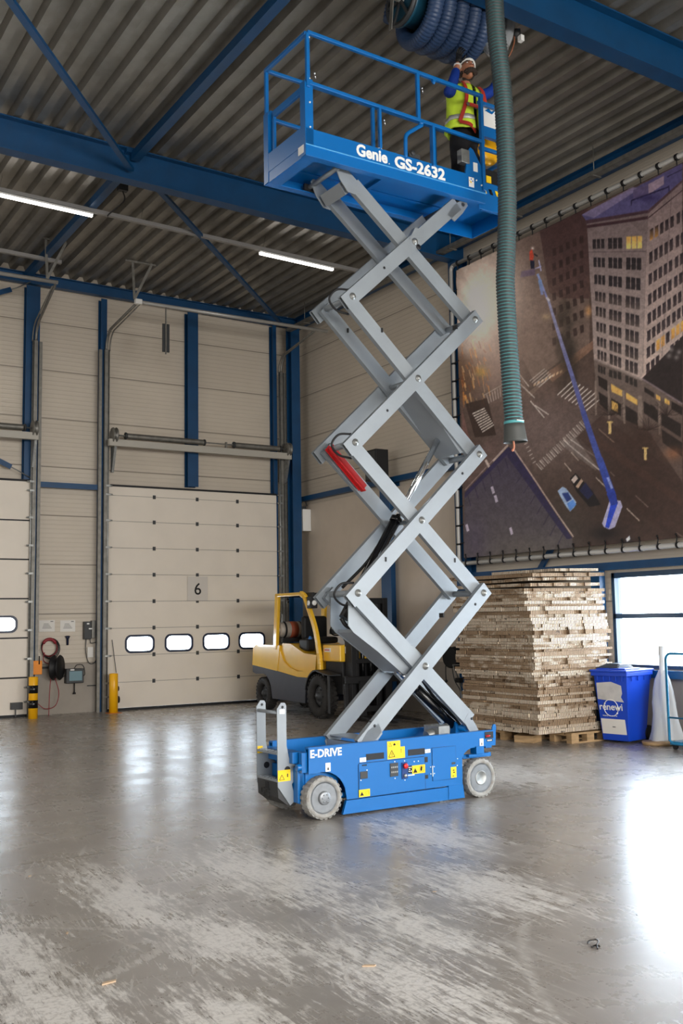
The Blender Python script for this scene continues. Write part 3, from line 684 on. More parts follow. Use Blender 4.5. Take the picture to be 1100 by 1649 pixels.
def boom(p, q_, w0, w1, c, c2):
    d = np.array(q_, float)-p; n = np.array([-d[1], d[0]])/np.hypot(*d)
    poly([tuple(np.array(p)+n*w0/2), tuple(np.array(q_)+n*w1/2), tuple(np.array(q_)-n*w1/2), tuple(np.array(p)-n*w0/2)], c, 1, c2)
boom((884,482),(910,568), 4, 6, (150,150,180), (124,124,166)); boom((910,568),(942,668), 6, 8, (118,120,166), (78,84,144)); boom((940,662),(968,745), 8.5, 10, (72,82,146), (62,78,150)); boom((966,738),(987,800), 11, 13, (60,78,154), (40,60,146)); boom((984,792),(990,812), 14, 12, (38,58,144), (38,58,144))
text_pts = [(979,768),(986,786)]; ln(text_pts[0], text_pts[1], 4, (170,180,220), .7)
boom((866,440),(884,484), 4, 3, (140,156,200), (128,128,180)); boom((870,450),(874,474), 6, 4, (120,150,200), (130,140,190)); ln((881,478),(886,484),4,(190,186,196)); ln((862,432),(872,428),2,(170,166,200)); ln((868,418),(872,436),2,(170,170,210))
poly([(853,404),(857,400),(860,412),(858,420),(853,418)], (190,70,50)); glow(858,399,2.2,2,(220,210,205),.9); poly([(854,418),(861,419),(861,432),(855,432)], (34,36,56)); ln((860,408),(866,412),2,(30,28,34))
poly([(840,436),(862,432),(862,442),(838,446)], (84,70,124), .5)
# folds of the banner sheet near its top left corner, and a little grain
n2 = vnoise(2,7)-.5; n3 = vnoise(6,9)-.5
img *= (1+.16*n2+.14*n3)[..., None]
glow(774, 490, 40, 75, (255,240,226), .95); glow(800, 470, 45, 50, (220,196,182), .5); glow(800, 590, 36, 50, (176,150,138), .45); glow(850, 560, 40, 60, (140,120,110), .4)  # printed fog and haze, brightened with the vinyl's sheen painted in
img = np.clip(img*1.22, 0, 1)
lin = np.where(img <= .04045, img/12.92, ((img+.055)/1.055)**2.4)
vy = Y0b-np.arange(NW+1)*CS; vz = Z0b+np.arange(NH+1)*CS
VY, VZ = np.meshgrid(vy, vz)
fold = .010*np.exp(-(((VY-14.0)/.25)**2))*np.sin((VZ-VY*1.2)*16)*np.clip((VZ-6.7)/1.2, 0, 1)+.006*np.sin(VY*3+VZ*2)
vx = XBN+fold
co = np.stack([vx, VY, VZ], -1).reshape(-1, 3)
me = bpy.data.meshes.new('printed_sheet')
q0 = (np.arange(NH)[:,None]*(NW+1)+np.arange(NW)[None,:]).reshape(-1)
faces = np.stack([q0, q0+NW+1, q0+NW+2, q0+1], -1)   # faces towards -X
me.vertices.add(len(co)); me.vertices.foreach_set('co', co.ravel())
me.loops.add(faces.size); me.loops.foreach_set('vertex_index', faces.ravel().astype(np.int32))
me.polygons.add(len(faces)); me.polygons.foreach_set('loop_start', np.arange(0, faces.size, 4, dtype=np.int32)); me.polygons.foreach_set('loop_total', np.full(len(faces), 4, np.int32))
me.update(); me.validate()
padc = np.pad(lin, ((0,1),(0,1),(0,0)), 'edge').reshape(-1, 3)
at = me.color_attributes.new('print', 'FLOAT_COLOR', 'POINT')
at.data.foreach_set('color', np.concatenate([padc, np.ones((len(padc),1))], 1).ravel().astype(np.float32))
pm = bpy.data.materials.new('printed_city_picture'); pm.use_nodes = True; nt = pm.node_tree; pb = nt.nodes['Principled BSDF']
va = nt.nodes.new('ShaderNodeVertexColor'); va.layer_name = 'print'; gm = nt.nodes.new('ShaderNodeGamma'); gm.inputs[1].default_value = 1.0
nt.links.new(va.outputs[0], gm.inputs[0]); nt.links.new(gm.outputs[0], pb.inputs['Base Color']); pb.inputs['Roughness'].default_value = .38
me.materials.append(pm)
ban = thing('city_banner', 'large banner with a printed night street, tower and boom lift, on the right wall', 'banner')
o = bpy.data.objects.new('printed_sheet', me); COL.objects.link(o); o.parent = ban
so = o.modifiers.new('thickness', 'SOLIDIFY'); so.thickness = .003
# pipe frame and ties
FY0, FY1, FZ0, FZ1 = 14.33, 8.2, 2.735, 8.22
frm = thing('banner_pipe_frame', 'grey pipe frame that the city banner is tied to', 'frame')
MB().path([(XR-.05, FY1, FZ1), (XR-.05, FY0-.09, FZ1)]+arc((XR-.05, FY0-.09, FZ1-.09), .09, R90, 0, 5, (0,1,0), (0,0,1))+arc((XR-.05, FY0-.09, FZ0+.09), .09, 0, -R90, 5, (0,1,0), (0,0,1))+[(XR-.05, FY1, FZ0)], .038, 12).build('pipe', M['pipe'], frm)
y = FY0-.22; k = 0
while y > FY1+.1:
    MB().tube((XR-.05, y-.022, FZ1), (XR-.05, y+.022, FZ1), .05, n=10).tube((XR-.07, y, FZ1), (XBN, y-.01, Z1b-.02), .010, n=6).build('tie', M['black'], frm)
    MB().tube((XR-.05, y-.016, FZ0), (XR-.05, y+.016, FZ0), .047, n=10).path([(XR-.09, y, FZ0+.02), (XBN-.02, y-.02, Z0b+.0), (XBN-.01, y, Z0b+.05)], .010, 6).ball((XBN-.012, y, Z0b+.055), .018, n=8).build('tie', M['black'], frm)
    y -= .33; k += 1
z = FZ0+.35
while z < FZ1-.2:
    MB().tube((XR-.05, FY0, z-.016), (XR-.05, FY0, z+.016), .047, n=10).tube((XR-.06, FY0, z), (XBN-.01, Y0b-.02, z+.02), .009, n=6).build('tie', M['black'], frm); z += .33
MB().box(XR-.01, XR+.02, Y0b-.02, Y0b+.09, FZ0+.1, FZ1-.1).build('dark_gap_strip', M['blackband'], frm)
# ------------------------------------------------------------ scissor lift (x along the machine, y away from the camera)
LA = math.radians(90-89.0421)
lift = thing('scissor_lift', 'blue and grey scissor lift raised high in the middle of the hall under a worker', 'scissor lift', (4.8302, 8.0642, 0), LA)
WID = .80
def wheel(u, w0, side, front):
    s = 1 if side == 'near' else -1      # outer face towards -y for the near side
    c = (u, w0, .1905); ax = (0, s, 0)
    wh = MB().lathe(c, ax, [(.10,.118),(.045,.118),(.045,.05),(.035,.05),(.012,.045),(.012,0)], 40)
    wh.lathe(c, ax, [(.012,.145),(.012,.13),(.05,.118),(.12,.118)], 40)
    for i in range(5):
        a = 2*math.pi*i/5+.4; wh.lathe((u+.093*math.cos(a), w0+s*.045, .1905+.093*math.sin(a)), ax, [(0,.010),(-.008,.010),(-.008,0)], 8)
    wo = wh.build('wheel', M['rim'], lift)
    b = MB().lathe(c, ax, [(.012,.143),(.004,.150),(0,.165),(.006,.180),(.02,.1885),(.105,.1885),(.12,.178),(.12,.14)], 48, caps=False)
    for i in range(24):
        a0 = 2*math.pi*i/24; a1 = a0+.15
        for d0, d1, off in ((.004,.055,0),(.07,.118,.13)):
            vs = []
            for a in (a0+off, a1+off):
                for r in (.184,.1905):
                    for d in (d0, d1): vs.append((u+r*math.cos(a), w0+s*d, .1905+r*math.sin(a)))
            b.add(vs, [(0,1,3,2),(4,6,7,5),(0,4,5,1),(2,3,7,6),(0,2,6,4),(1,5,7,3)])
    b.build('tyre', M['tyregrey'], wo)
    if front:
        h = MB().lathe(c, ax, [(.012,.062),(-.006,.060),(-.010,.05),(-.014,.022),(-.014,0)], 24)
        for i in range(6): a = i*math.pi/3; h.lathe((u+.034*math.cos(a), w0-s*.012, .1905+.034*math.sin(a)), ax, [(0,.007),(-.006,.007),(-.006,0)], 8)
        h.build('hub', M['rim'], wo)
    else:
        MB().lathe(c, ax, [(.04,.075),(.012,.072),(.006,.066),(.010,.06),(.010,0)], 28).build('hub', M['galv'], wo)
wheel(0, 0, 'near', True); wheel(1.85, 0, 'near', False); wheel(0, WID, 'far', True); wheel(1.85, WID, 'far', False)
# chassis
def side_outline():
    pts = [(-.145,.636),(-.147,.41),(-.09,.412)]
    pts += [(.0+.255*math.cos(a), .168+.25*math.sin(a)) for a in [math.radians(t) for t in range(104, 8, -12)]]
    pts += [(.258,.145),(1.625,.150),(1.630,.40)]
    pts += [(1.66,.445),(1.70,.472),(1.75,.488),(2.07,.492),(2.08,.643)]
    return pts
b = MB(); so_ = side_outline()
b.prism([(u,.03,z) for u,z in so_], (0,1,0), .012); b.prism([(u,WID-.042,z) for u,z in so_], (0,1,0), .012)
b.box(-.145,2.08,.042,.10,.625,.645); b.box(-.145,2.08,WID-.10,WID-.042,.625,.645)            # top rims
b.box(-.145,2.08,.094,.10,.50,.63); b.box(-.145,2.08,WID-.10,WID-.094,.50,.63)
b.box(.20,1.66,.10,WID-.10,.16,.20); b.box(-.14,.02,.10,WID-.10,.16,.56); b.box(2.0,2.08,.10,WID-.10,.46,.60)
b.box(-.14,2.06,.10,WID-.10,.50,.515)
b.build('chassis', M['liftblue'], lift, bevel=.003)
b = MB(); b.prism([(.208,.025,.018),(1.645,.025,.016),(1.625,.025,.152),(1.44,.025,.152),(1.44,.025,.138),(.25,.025,.138)], (0,1,0), .03)
b.prism([(.208,WID-.055,.018),(1.645,WID-.055,.016),(1.625,WID-.055,.152),(.25,WID-.055,.138)], (0,1,0), .03)
b.box(1.44,1.447,.018,.03,.02,.15)
b.build('pothole_guard', M['liftblue'], lift, bevel=.002)
# front end behind the ladder
b = MB(); b.box(-.21,-.145,.12,.66,.15,.46); b.box(-.19,.22,.12,.18,.14,.40); b.box(-.25,-.14,.14,.64,.50,.60); b.box(-.2,-.14,.06,.12,.42,.60); b.box(-.2,-.14,.66,.74,.42,.60)
b.tube((-.145,.09,.47),(-.24,.09,.47),.03)
b.build('front_frame', M['liftblue'], lift, bevel=.004)
# steering yokes at the rear
for w0 in (.06, WID-.06):
    b = MB(); b.box(1.72,1.98,w0-.03,w0+.03,.40,.425); b.box(1.80,1.90,w0-.05,w0+.05,.425,.50); b.box(1.68,2.05,w0+.02,w0+.05,.38,.42)
    b.build('steering_yoke', M['liftblue'], lift, bevel=.003)
MB().box(1.93,2.04,.025,.031,.565,.632).build('tie_down_slot', M['blackband'], lift)
MB().ball((1.965,.022,.592),.02,sx=1.6,sz=.5).build('slot_reflector', M['red'], lift)
b = MB(); b.prism([(2.035,.03,.64),(2.085,.03,.64),(2.085,.03,.68),(2.075,.03,.70),(2.05,.03,.70),(2.035,.03,.67)], (0,1,0), .014)
b.prism([(2.035,.75,.64),(2.085,.75,.64),(2.085,.75,.68),(2.075,.75,.70),(2.05,.75,.70),(2.035,.75,.67)], (0,1,0), .014)
b.build('lifting_lug', M['liftblue'], lift)
# door panels, slots and controls on the near side
def grooves(b, pts, t=.004):
    for i in range(len(pts)-1):
        (u0,z0),(u1,z1) = pts[i], pts[i+1]; b.beam((u0,.0292,z0),(u1,.0292,z1), .0016, t, (0,0,1) if abs(u1-u0) > abs(z1-z0) else (1,0,0))
b = MB(); b.box(.392,1.158,.024,.03,.152,.455)
bd = b.build('battery_door', M['liftblue'], lift, bevel=.002)
b = MB(); grooves(b, [(.386,.152),(.386,.445),(.40,.458),(1.15,.458),(1.162,.447),(1.162,.15)]); b.build('door_gap', M['blackband'], bd)
b = MB(); b.box(1.256,1.546,.025,.03,.213,.527)
sd_ = b.build('service_door', M['liftblue'], lift, bevel=.002)
b = MB(); grooves(b, [(1.25,.53),(1.548,.527),(1.548,.33)], .003); grooves(b, [(1.25,.53),(1.25,.215),(1.53,.21)], .003); b.build('door_gap', M['blackband'], sd_)
MB().box(1.246,1.252,.018,.026,.26,.36).build('hinge', M['white'], sd_)
for u0, u1 in ((.478,.68),(.964,1.163)): MB().box(u0,u1,.026,.031,.479,.536).build('forklift_pocket', M['blackband'], lift)
MB().box(1.155,1.195,.024,.031,.40,.45).box(1.155,1.195,.024,.031,.245,.28).build('door_latch', M['blackband'], lift)
MB().box(.425,.48,.022,.031,.432,.444).build('door_slot', M['blackband'], bd)
p = MB().box(.402,.484,.016,.026,.316,.382).build('charge_plate', M['darkgrey'], bd, bevel=.003)
p = MB().box(.742,.836,.016,.026,.304,.428).build('control_panel', M['darkgrey'], bd, bevel=.003)
for i in range(4):
    for j in range(2): MB().box(.752+i*.021,.766+i*.021,.013,.017,.338+j*.045,.352+j*.045).build('switch_mark', M['galv'], p)
p = MB().box(.878,.945,.014,.026,.27,.424).build('emergency_stop_plate', mat('dark_blue_plate', S(14,50,110), .4), bd, bevel=.002)
MB().lathe((.91,.014,.392),(0,-1,0),[(0,.018),(.01,.018),(.014,.026),(.026,.024),(.03,.01),(.03,0)],16).build('emergency_stop_button', M['red'], p)
MB().lathe((.91,.014,.30),(0,-1,0),[(0,.018),(.014,.016),(.014,0)],14).build('key_switch', M['galv'], p)
MB().box(.955,1.0,.020,.026,.315,.385).build('fuse_plate', M['blackgloss'], bd)
for u, z in ((.965,.37),(.985,.37),(.965,.335),(.988,.335),(.97,.352)): MB().box(u-.006,u+.006,.018,.0205,z-.004,z+.004).build('mark', M['white'], bd)
MB().box(.952,1.03,.022,.026,.292,.302).build('mark', M['white'], bd)
for u, z in ((.48,.39),(.41,.305),(.80,.44),(.80,.285),(.915,.436),(.915,.258),(1.03,.42),(1.08,.42)): MB().lathe((u,.024,z),(0,-1,0),[(0,.006),(.003,.006),(.003,0)],8).build('bolt', M['white'], bd)
for u, z in ((1.228,.35),(1.228,.285),(1.272,.35),(1.272,.285),(1.565,.40),(1.56,.335)): MB().lathe((u,.026,z),(0,-1,0),[(0,.006),(.003,.006),(.003,0)],8).build('bolt', M['white'], lift)
def tri(b, u, z, s, w0, mi=0, out=True):
    P = [(u,z),(u+s,z),(u+s/2,z+s*.88)]
    if out:
        for i in range(3):
            a, c = P[i], P[(i+1)%3]; b.beam((a[0],w0,a[1]),(c[0],w0,c[1]),.0012,.004*s/.05*1.0,(0,0,1) if i == 0 else (1,0,0), mi)
    else: b.prism([(p_[0],w0,p_[1]) for p_ in P], (0,-1,0), .001, mi)
dk = M['blackgloss']
b = MB(); b.prism([(.72,.0285,.466),(.925,.0285,.466),(.925,.0285,.572),(.872,.0285,.572),(.872,.0285,.632),(.72,.0285,.632)], (0,-1,0), .002)
de = b.build('warning_decal', M['safety'], lift)
b = MB(); tri(b,.735,.485,.07,.0255); tri(b,.735,.585,.036,.0255); b.box(.79,.815,.025,.026,.59,.605).box(.797,.808,.025,.026,.605,.613).box(.83,.85,.025,.026,.60,.603); b.box(.768,.774,.025,.026,.495,.525)
for z in (.545,.532,.519): b.box(.875,.884,.025,.026,z,z+.006)
b.build('print', dk, de)
de = MB().box(1.003,1.157,.0205,.0235,.305,.383).build('warning_decal', M['safety'], bd)
b = MB(); tri(b,1.013,.315,.05,.0200,out=False); b.prism([(1.098,.0198,.33),(1.118,.0198,.325),(1.125,.0198,.36),(1.112,.0198,.372),(1.10,.0198,.355)], (0,-1,0), .001); b.build('print', dk, de)
b = MB(); b.path([(1.115+.03*math.cos(a*.4), .0196, .345+.03*math.sin(a*.4)) for a in range(16)], .002, 4, closed=True); b.build('ring_print', M['red'], de)
de = MB().box(.386,.508,.0205,.0235,.153,.219).build('warning_decal', M['safety'], bd)
b = MB(); tri(b,.396,.165,.042,.0200,out=False); b.path([(.46,.0198,.17),(.46,.0198,.20),(.495,.0198,.20),(.495,.0198,.17)], .0015, 4); b.build('print', dk, de)
de = MB().box(1.476,1.546,.0225,.0245,.223,.326).build('warning_decal', M['safety'], sd_)
MB().box(1.50,1.52,.021,.022,.29,.30).box(1.505,1.525,.021,.022,.27,.28).box(1.495,1.515,.021,.022,.235,.243).build('print', dk, de)
MB().box(1.49,1.535,.0215,.0235,.352,.372).build('data_plate', M['darkgrey'], sd_)
for u0,u1,z0,z1,k_ in ((.405,.475,.468,.508,0),(1.168,1.232,.488,.522,0),(.03,.083,.417,.494,1),(1.861,1.909,.495,.571,1)):
    de = MB().box(u0,u1,.0265,.0295,z0,z1).build('white_decal', M['white'], lift)
    if k_: MB().box(u0+.018,u1-.018,.0255,.0263,z0+.012,z0+.035).path([(u0+.018,.0259,z0+.04),((u0+u1)/2,.0259,z0+.058),(u1-.018,.0259,z0+.04)],.0012,4).build('print', M['darkgrey'], de)
    else: MB().beam((u0+.02,.0259,z0+.01),(u1-.022,.0259,z0+.01),.001,.003).beam((u1-.024,.0259,z0+.01),(u1-.018,.0259,z0+.026),.001,.003,(1,0,0)).build('print', M['darkgrey'], de)
MB().box(1.955,2.03,.0265,.0295,.535,.558).build('black_decal', M['blackgloss'], lift)
for k_ in range(4): MB().box(1.962+.016*k_,1.972+.016*k_,.0255,.0266,.540,.553).build('decal_print', M['white'], lift)
text('lettering', 'E-DRIVE', .098, M['white'], (-.135,.0275,.553), (1,0,0), (0,0,1), lift, bold=.0028, ext=.001, xs=.99)
# ladder at the front end
def lad(w0, du):
    pts = [(-.351,.99),(-.31,1.045),(-.27,1.042),(-.255,1.02),(-.256,.66),(-.232,.55),(-.205,.505),(-.14,.46),(-.14,.39),(-.205,.31),(-.168,.165),(-.225,.125),(-.35,.30)]
    return [(u+du,w0,z) for u,z in pts]
for w0, lb in ((.20,None),(.59,None)):
    b = MB(); b.prism(lad(w0,-.02), (0,1,0), .01); ls = b.build('ladder_side', M['liftgrey'], lift, bevel=.002)
    MB().lathe((-.315,w0-.001,1.005),(0,1,0),[(0,.013),(.012,.013)],12).lathe((-.27,w0-.001,.445),(0,1,0),[(0,.03),(.012,.03)],16).build('hole', M['blackband'], ls)
    de = MB().box(-.37,-.24,w0-.002,w0,.345,.445) if w0 < .4 else MB().box(-.366,-.31,w0-.002,w0,.56,.625)
    de = de.build('warning_decal', M['safety'], ls)
    if w0 < .4:
        b = MB(); tri(b,-.355,.36,.05,w0-.0035); b.box(-.275,-.265,w0-.004,w0-.002,.38,.41); b.build('print', dk, de)
        MB().box(-.345,-.29,w0-.002,w0,.945,.985).build('white_decal', M['white'], ls)
b = MB(); b.tube((-.352,.21,.955),(-.352,.59,.955),.016); b.build('ladder_rung', M['liftgrey'], lift)
for z in (.60,.36):
    b = MB(); b.box(-.375,-.28,.21,.59,z-.018,z)
    for k_ in range(12): b.box(-.375+(k_%2)*.04,-.35+(k_%2)*.04,.23+k_*.03,.245+k_*.03,z,z+.008)
    b.build('ladder_step', M['liftgrey'], lift)
b = MB(); b.prism([(-.37,.21,.34),(-.36,.21,.20),(-.27,.21,.13),(-.22,.21,.13),(-.22,.21,.34)], (0,1,0), .38)
b.build('front_cover', M['darkgrey'], lift, bevel=.006)
MB().box(-.374,-.366,.37,.43,.27,.325).build('cover_slot', M['blackband'], lift)
MB().path([(-.372,.50,.22),(-.372,.50,.26),(-.372,.45,.265),(-.372,.44,.235),(-.372,.46,.22),(-.372,.44,.20),(-.370,.50,.19)],.004,5).path([(-.371,.42,.19),(-.371,.36,.19),(-.371,.36,.23),(-.372,.41,.23),(-.372,.41,.26),(-.372,.35,.26)],.004,5).build('cover_emblem', M['blackgloss'], lift)
# scissor arms
UL, UC, UR = .47, 1.255, 2.04
ZJ = [None, 2.036, 3.489, 4.942]; ZC = [1.315, 2.763, 4.212, 5.652]
OUT = [(.10,.155),(.645,.70)]; INN = [(.168,.223),(.577,.632)]
HA = .15
def arm(p, q_, w, label=None, ext0=.12, ext1=.10, h=HA, name='scissor_arm'):
    p = Vector((p[0],(w[0]+w[1])/2,p[1])); q_ = Vector((q_[0],(w[0]+w[1])/2,q_[1])); d = (q_-p).normalized()
    b = MB(); a = p-d*ext0; c = q_+d*ext1; n = Vector((-d.z,0,d.x)); wd = (w[1]-w[0])/2; t = .006
    Y = Vector((0,1,0))
    # hollow tube: four walls, open at the ends
    for s_ in (-1,1):
        b.beam(a+Y*s_*(wd-t/2), c+Y*s_*(wd-t/2), t, h, n)
        b.beam(a+n*s_*(h/2-t/2), c+n*s_*(h/2-t/2), 2*wd-2*t, t, n)
    b.beam(a+d*.10, c-d*.06, 2*wd-2*t, h-2*t, n)
    return b.build(name, M['liftgrey'], lift)
def pin(u, z, w0, dirn=-1):
    c = (u, w0, z)
    MB().lathe(c, (0,dirn,0), [(0,.036),(.006,.036),(.006,.024),(.022,.022),(.022,.012),(.026,.010),(.026,0)], 20).build('pivot_pin', M['galv'], lift)
dz, du = ZC[1]-ZJ[1], UC-UL
for k_ in range(4):
    zc = ZC[k_]; zl = ZJ[k_] if k_ else None; zh = ZJ[k_+1] if k_ < 3 else None
    for wo, wi in zip(OUT, INN):
        # outer arm rising to the right
        p = (UL, zl) if zl else (.50, zc-(UC-.50)*(2.036-1.315)/(UR-UC)); q_ = (UR, zh) if zh else (1.84, zc+(1.84-UC)*.905)
        arm(p, q_, wo, ext0=.12 if zl else .03, ext1=.075 if zh else 0)
        # inner arm falling to the right
        p = (UL, zh) if zh else (.56, zc+(UC-.56)*.70); q_ = (UR, zl) if zl else (1.87, zc-(1.87-UC)*.93)
        arm(p, q_, wi, ext0=.03 if zh else 0, ext1=0 if zl else 0)
    pin(UC, zc, OUT[0][0]); MB().tube((UC,.10,zc),(UC,.70,zc),.022).build('pivot_shaft', M['liftgrey'], lift)
    if zl:
        for u in (UL, UR):
            pin(u, zl, OUT[0][0]+.0)
            MB().tube((u,.12,zl),(u,.68,zl),.032).build('cross_tube', M['liftgrey'], lift)
# tapered end plates
def plate(pts, w0, t=.012, name='arm_end_plate', m=None): return MB().prism([(u,w0,z) for u,z in pts], (0,1,0), t).build(name, m or M['liftgrey'], lift, bevel=.002)
for w0 in (.166, .622): plate([(.33,6.285),(.355,6.32),(.42,6.315),(.62,6.16),(.66,6.06),(.56,6.03),(.48,6.04),(.39,6.15)], w0)
MB().tube((.365,.12,6.262),(.365,.70,6.262),.026).build('cross_tube', M['liftgrey'], lift)
MB().beam((.50,.22,6.12),(.50,.58,6.12),.13,.13,(-.6,0,.8)).build('cross_box', M['liftgrey'], lift)
MB().box(.30,.43,.09,.12,6.225,6.29).box(.30,.43,.70,.73,6.225,6.29).build('slide_block', M['black'], lift)
for w0 in (.10, .688): plate([(1.70,6.03),(1.78,6.15),(1.90,6.235),(1.97,6.235),(1.985,6.19),(1.91,6.09),(1.80,5.98)], w0, .012)
MB().tube((1.92,.10,6.19),(1.92,.70,6.19),.024).box(1.84,1.96,.115,.68,6.18,6.235).build('cross_tube', M['darkgrey'], lift)
for w0 in (.100, .688): plate([(.47,.53),(.44,.60),(.55,.74),(.68,.80),(.72,.70),(.60,.58)], w0)
MB().box(.46,.52,.12,.68,.56,.62).box(.47,.70,.155,.645,.655,.665).build('bottom_cross_member', M['liftgrey'], lift)
for w0 in (.166, .622): plate([(1.78,.74),(1.84,.82),(1.93,.70),(1.965,.64),(1.95,.58),(1.87,.60)], w0)
# centre boxes and cylinder brackets
plate([(.45,2.02),(.44,1.73),(.50,1.66),(.78,1.47),(1.08,1.24),(1.22,1.24),(1.25,1.30)], .235, .012, 'cylinder_bracket')
plate([(.45,2.02),(.44,1.73),(.50,1.66),(.78,1.47),(1.08,1.24),(1.22,1.24),(1.25,1.30)], .553, .012, 'cylinder_bracket')
MB().prism([(.52,.247,1.66),(.80,.247,1.46),(1.06,.247,1.26),(1.08,.247,1.28),(.80,.247,1.49),(.53,.247,1.69)], (0,1,0), .306).build('bracket_floor', M['liftgrey'], lift)
MB().prism([(1.07,.225,1.49),(1.20,.225,1.52),(1.42,.225,1.32),(1.30,.225,1.18),(1.16,.225,1.30)], (0,1,0), .014).lathe((1.20,.225,1.42),(0,-1,0),[(0,.03),(.012,.03),(.012,0)],14).build('centre_gusset', M['liftgrey'], lift)
MB().prism([(1.28,.20,4.18),(1.36,.20,4.20),(1.98,.20,3.66),(1.92,.20,3.52),(1.86,.20,3.50)], (0,1,0), .40).build('upper_cylinder_box', M['liftgrey'], lift)
# cylinders
def cyl(p0, p1, frac, r0, r1):
    p0, p1 = Vector(p0), Vector(p1); m_ = p0.lerp(p1, frac)
    MB().tube(p0, m_, r0).tube(m_-(m_-p0).normalized()*.05, m_, r0*1.12).tube(p0+Vector((.0,-.05,.05)), m_+Vector((0,-.05,.03)), .010, n=6).build('cylinder_barrel', M['blackgloss'], lift)
    MB().tube(m_, p1, r1).tube(p1-(p1-p0).normalized()*.05, p1+(p1-p0).normalized()*.03, r0*.8).build('cylinder_rod', M['chrome'], lift)
cyl((.50,.40,1.80), (1.78,.40,3.74), .52, .055, .032)
cyl((1.86,.40,.66), (1.10,.40,1.30), .70, .05, .03)
MB().tube((1.86,.22,.66),(1.86,.58,.66),.035).box(1.80,1.92,.33,.47,.60,.72).build('cylinder_mount', M['liftblue'], lift)
MB().box(1.52,1.66,.25,.50,.52,.70).tube((1.45,.37,.60),(1.72,.37,.66),.055).build('hydraulic_valve', M['galv'], lift, bevel=.004)
# red safety bar
MB().beam((.43,.50,3.47),(.83,.50,3.08),.08,.012,(.68,0,.73)).beam((.42,.465,3.50),(.82,.465,3.11),.010,.07,(.68,0,.73)).beam((.42,.535,3.50),(.82,.535,3.11),.010,.07,(.68,0,.73)).build('safety_bar', M['red'], lift)
# hoses and clips
for z in (2.036,3.489,4.942):
    MB().path(spline([(UL+.02,.20,z+.10),(UL-.10,.24,z+.09),(UL-.17,.26,z-.01),(UL-.08,.28,z-.10),(UL+.06,.26,z-.13)]), .011, 8).build('hose', M['black'], lift)
MB().path(spline([(.60,.30,1.86),(.56,.32,1.75),(.66,.30,1.68),(.50,.34,1.72),(.44,.36,1.80)]), .02, 8).path(spline([(.5,.38,1.9),(.62,.36,1.74),(.55,.33,1.66)]), .014, 8).build('hose', M['black'], lift)
MB().path(spline([(1.25,.30,1.32),(1.5,.32,1.02),(1.75,.34,.82),(1.90,.30,.62)]), .018, 8).build('hose', M['black'], lift)
MB().path(spline([(.52,.45,2.1),(.80,.43,2.35),(1.0,.42,2.6),(1.15,.42,2.72)]), .016, 8).build('hose', M['black'], lift)
for u, z, w0, dx in ((.72,4.70,.57,1),(.86,4.62,.16,1),(1.78,4.77,.098,-1),(1.72,2.32,.166,1),(.80,2.31,.098,1),(1.55,1.76,.166,1)):
    MB().box(u-.008,u+.008,w0-.006,w0+.06,z+.03,z+.075).build('hose_clip', M['black'], lift)
for u, z, w0 in ((.86,5.30,.099),(1.34,5.72,.099),(1.80,3.27,.099),(1.92,1.92,.099),(.86,3.84,.099),(.58,.83,.099),(.63,.78,.099),(1.88,.76,.165)):
    MB().lathe((u,w0,z),(0,-1,0),[(0,.014),(.002,.014),(.002,0)],12).build('hole', M['blackband'], lift)
MB().lathe((1.30,.097,5.60),(0,-1,0),[(0,.030),(.002,.030),(.002,0)],16).build('hole', M['blackband'], lift)
MB().prism([(1.18,.095,5.66),(1.26,.095,5.80),(1.36,.095,5.80),(1.40,.095,5.72)], (0,1,0), .06).build('top_gusset', M['liftgrey'], lift)
# ---- platform
PF = M['liftblue']; U0, U1 = -.105, 2.155; PW_ = .82
b = MB(); b.box(U0,U1,0,PW_,6.33,6.345)
b.box(U0,U1,0,.012,6.215,6.335); b.box(U0,U1,PW_-.012,PW_,6.215,6.335); b.box(U0,U0+.012,.012,PW_-.012,6.215,6.335)
b.box(U0+.012,U1,.012,.09,6.215,6.225); b.box(U0+.012,U1,PW_-.09,PW_-.012,6.215,6.225); b.box(U0+.012,U0+.14,.09,PW_-.09,6.215,6.225)
for w0 in (.25,.56): b.box(U0+.05,U1-.02,w0-.02,w0+.02,6.315,6.33)
b.box(.95,1.0,.09,PW_-.09,6.30,6.33)
b.build('platform_deck', PF, lift, bevel=.002)
b = MB(); b.box(U0,U1,-.004,.004,6.325,6.49); b.box(U0,U1,PW_-.004,PW_+.004,6.325,6.49); b.box(U0-.004,U0+.004,.0,PW_,6.325,6.52)
b.build('toe_board', PF, lift, bevel=.002)
MB().box(-.004+U0,U1+.0,-.010,.006,6.318,6.327).build('deck_edge_trim', mat('light_blue_edge', S(90,170,225), .3), lift)
# extension deck
b = MB(); b.box(2.10,2.62,.05,PW_-.04,6.335,6.35); b.box(2.10,2.62,.05,.06,6.17,6.34); b.box(2.10,2.62,PW_-.05,PW_-.04,6.17,6.34); b.box(2.61,2.62,.05,PW_-.04,6.17,6.47); b.box(2.15,2.61,.06,.10,6.17,6.18)
b.box(2.155,2.62,.045,.053,6.35,6.48); b.box(2.155,2.62,PW_-.053,PW_-.045,6.35,6.48)
b.build('extension_deck', PF, lift, bevel=.002)
b = MB(); 
for i in range(5): b.prism([(2.17+i*.09,.040,6.352),(2.21+i*.09,.040,6.352),(2.185+i*.09,.040,6.41),(2.145+i*.09,.040,6.41)], (0,-1,0), .001, i%2)
b.build('hazard_strip', [M['safety'], M['blackgloss']], lift)
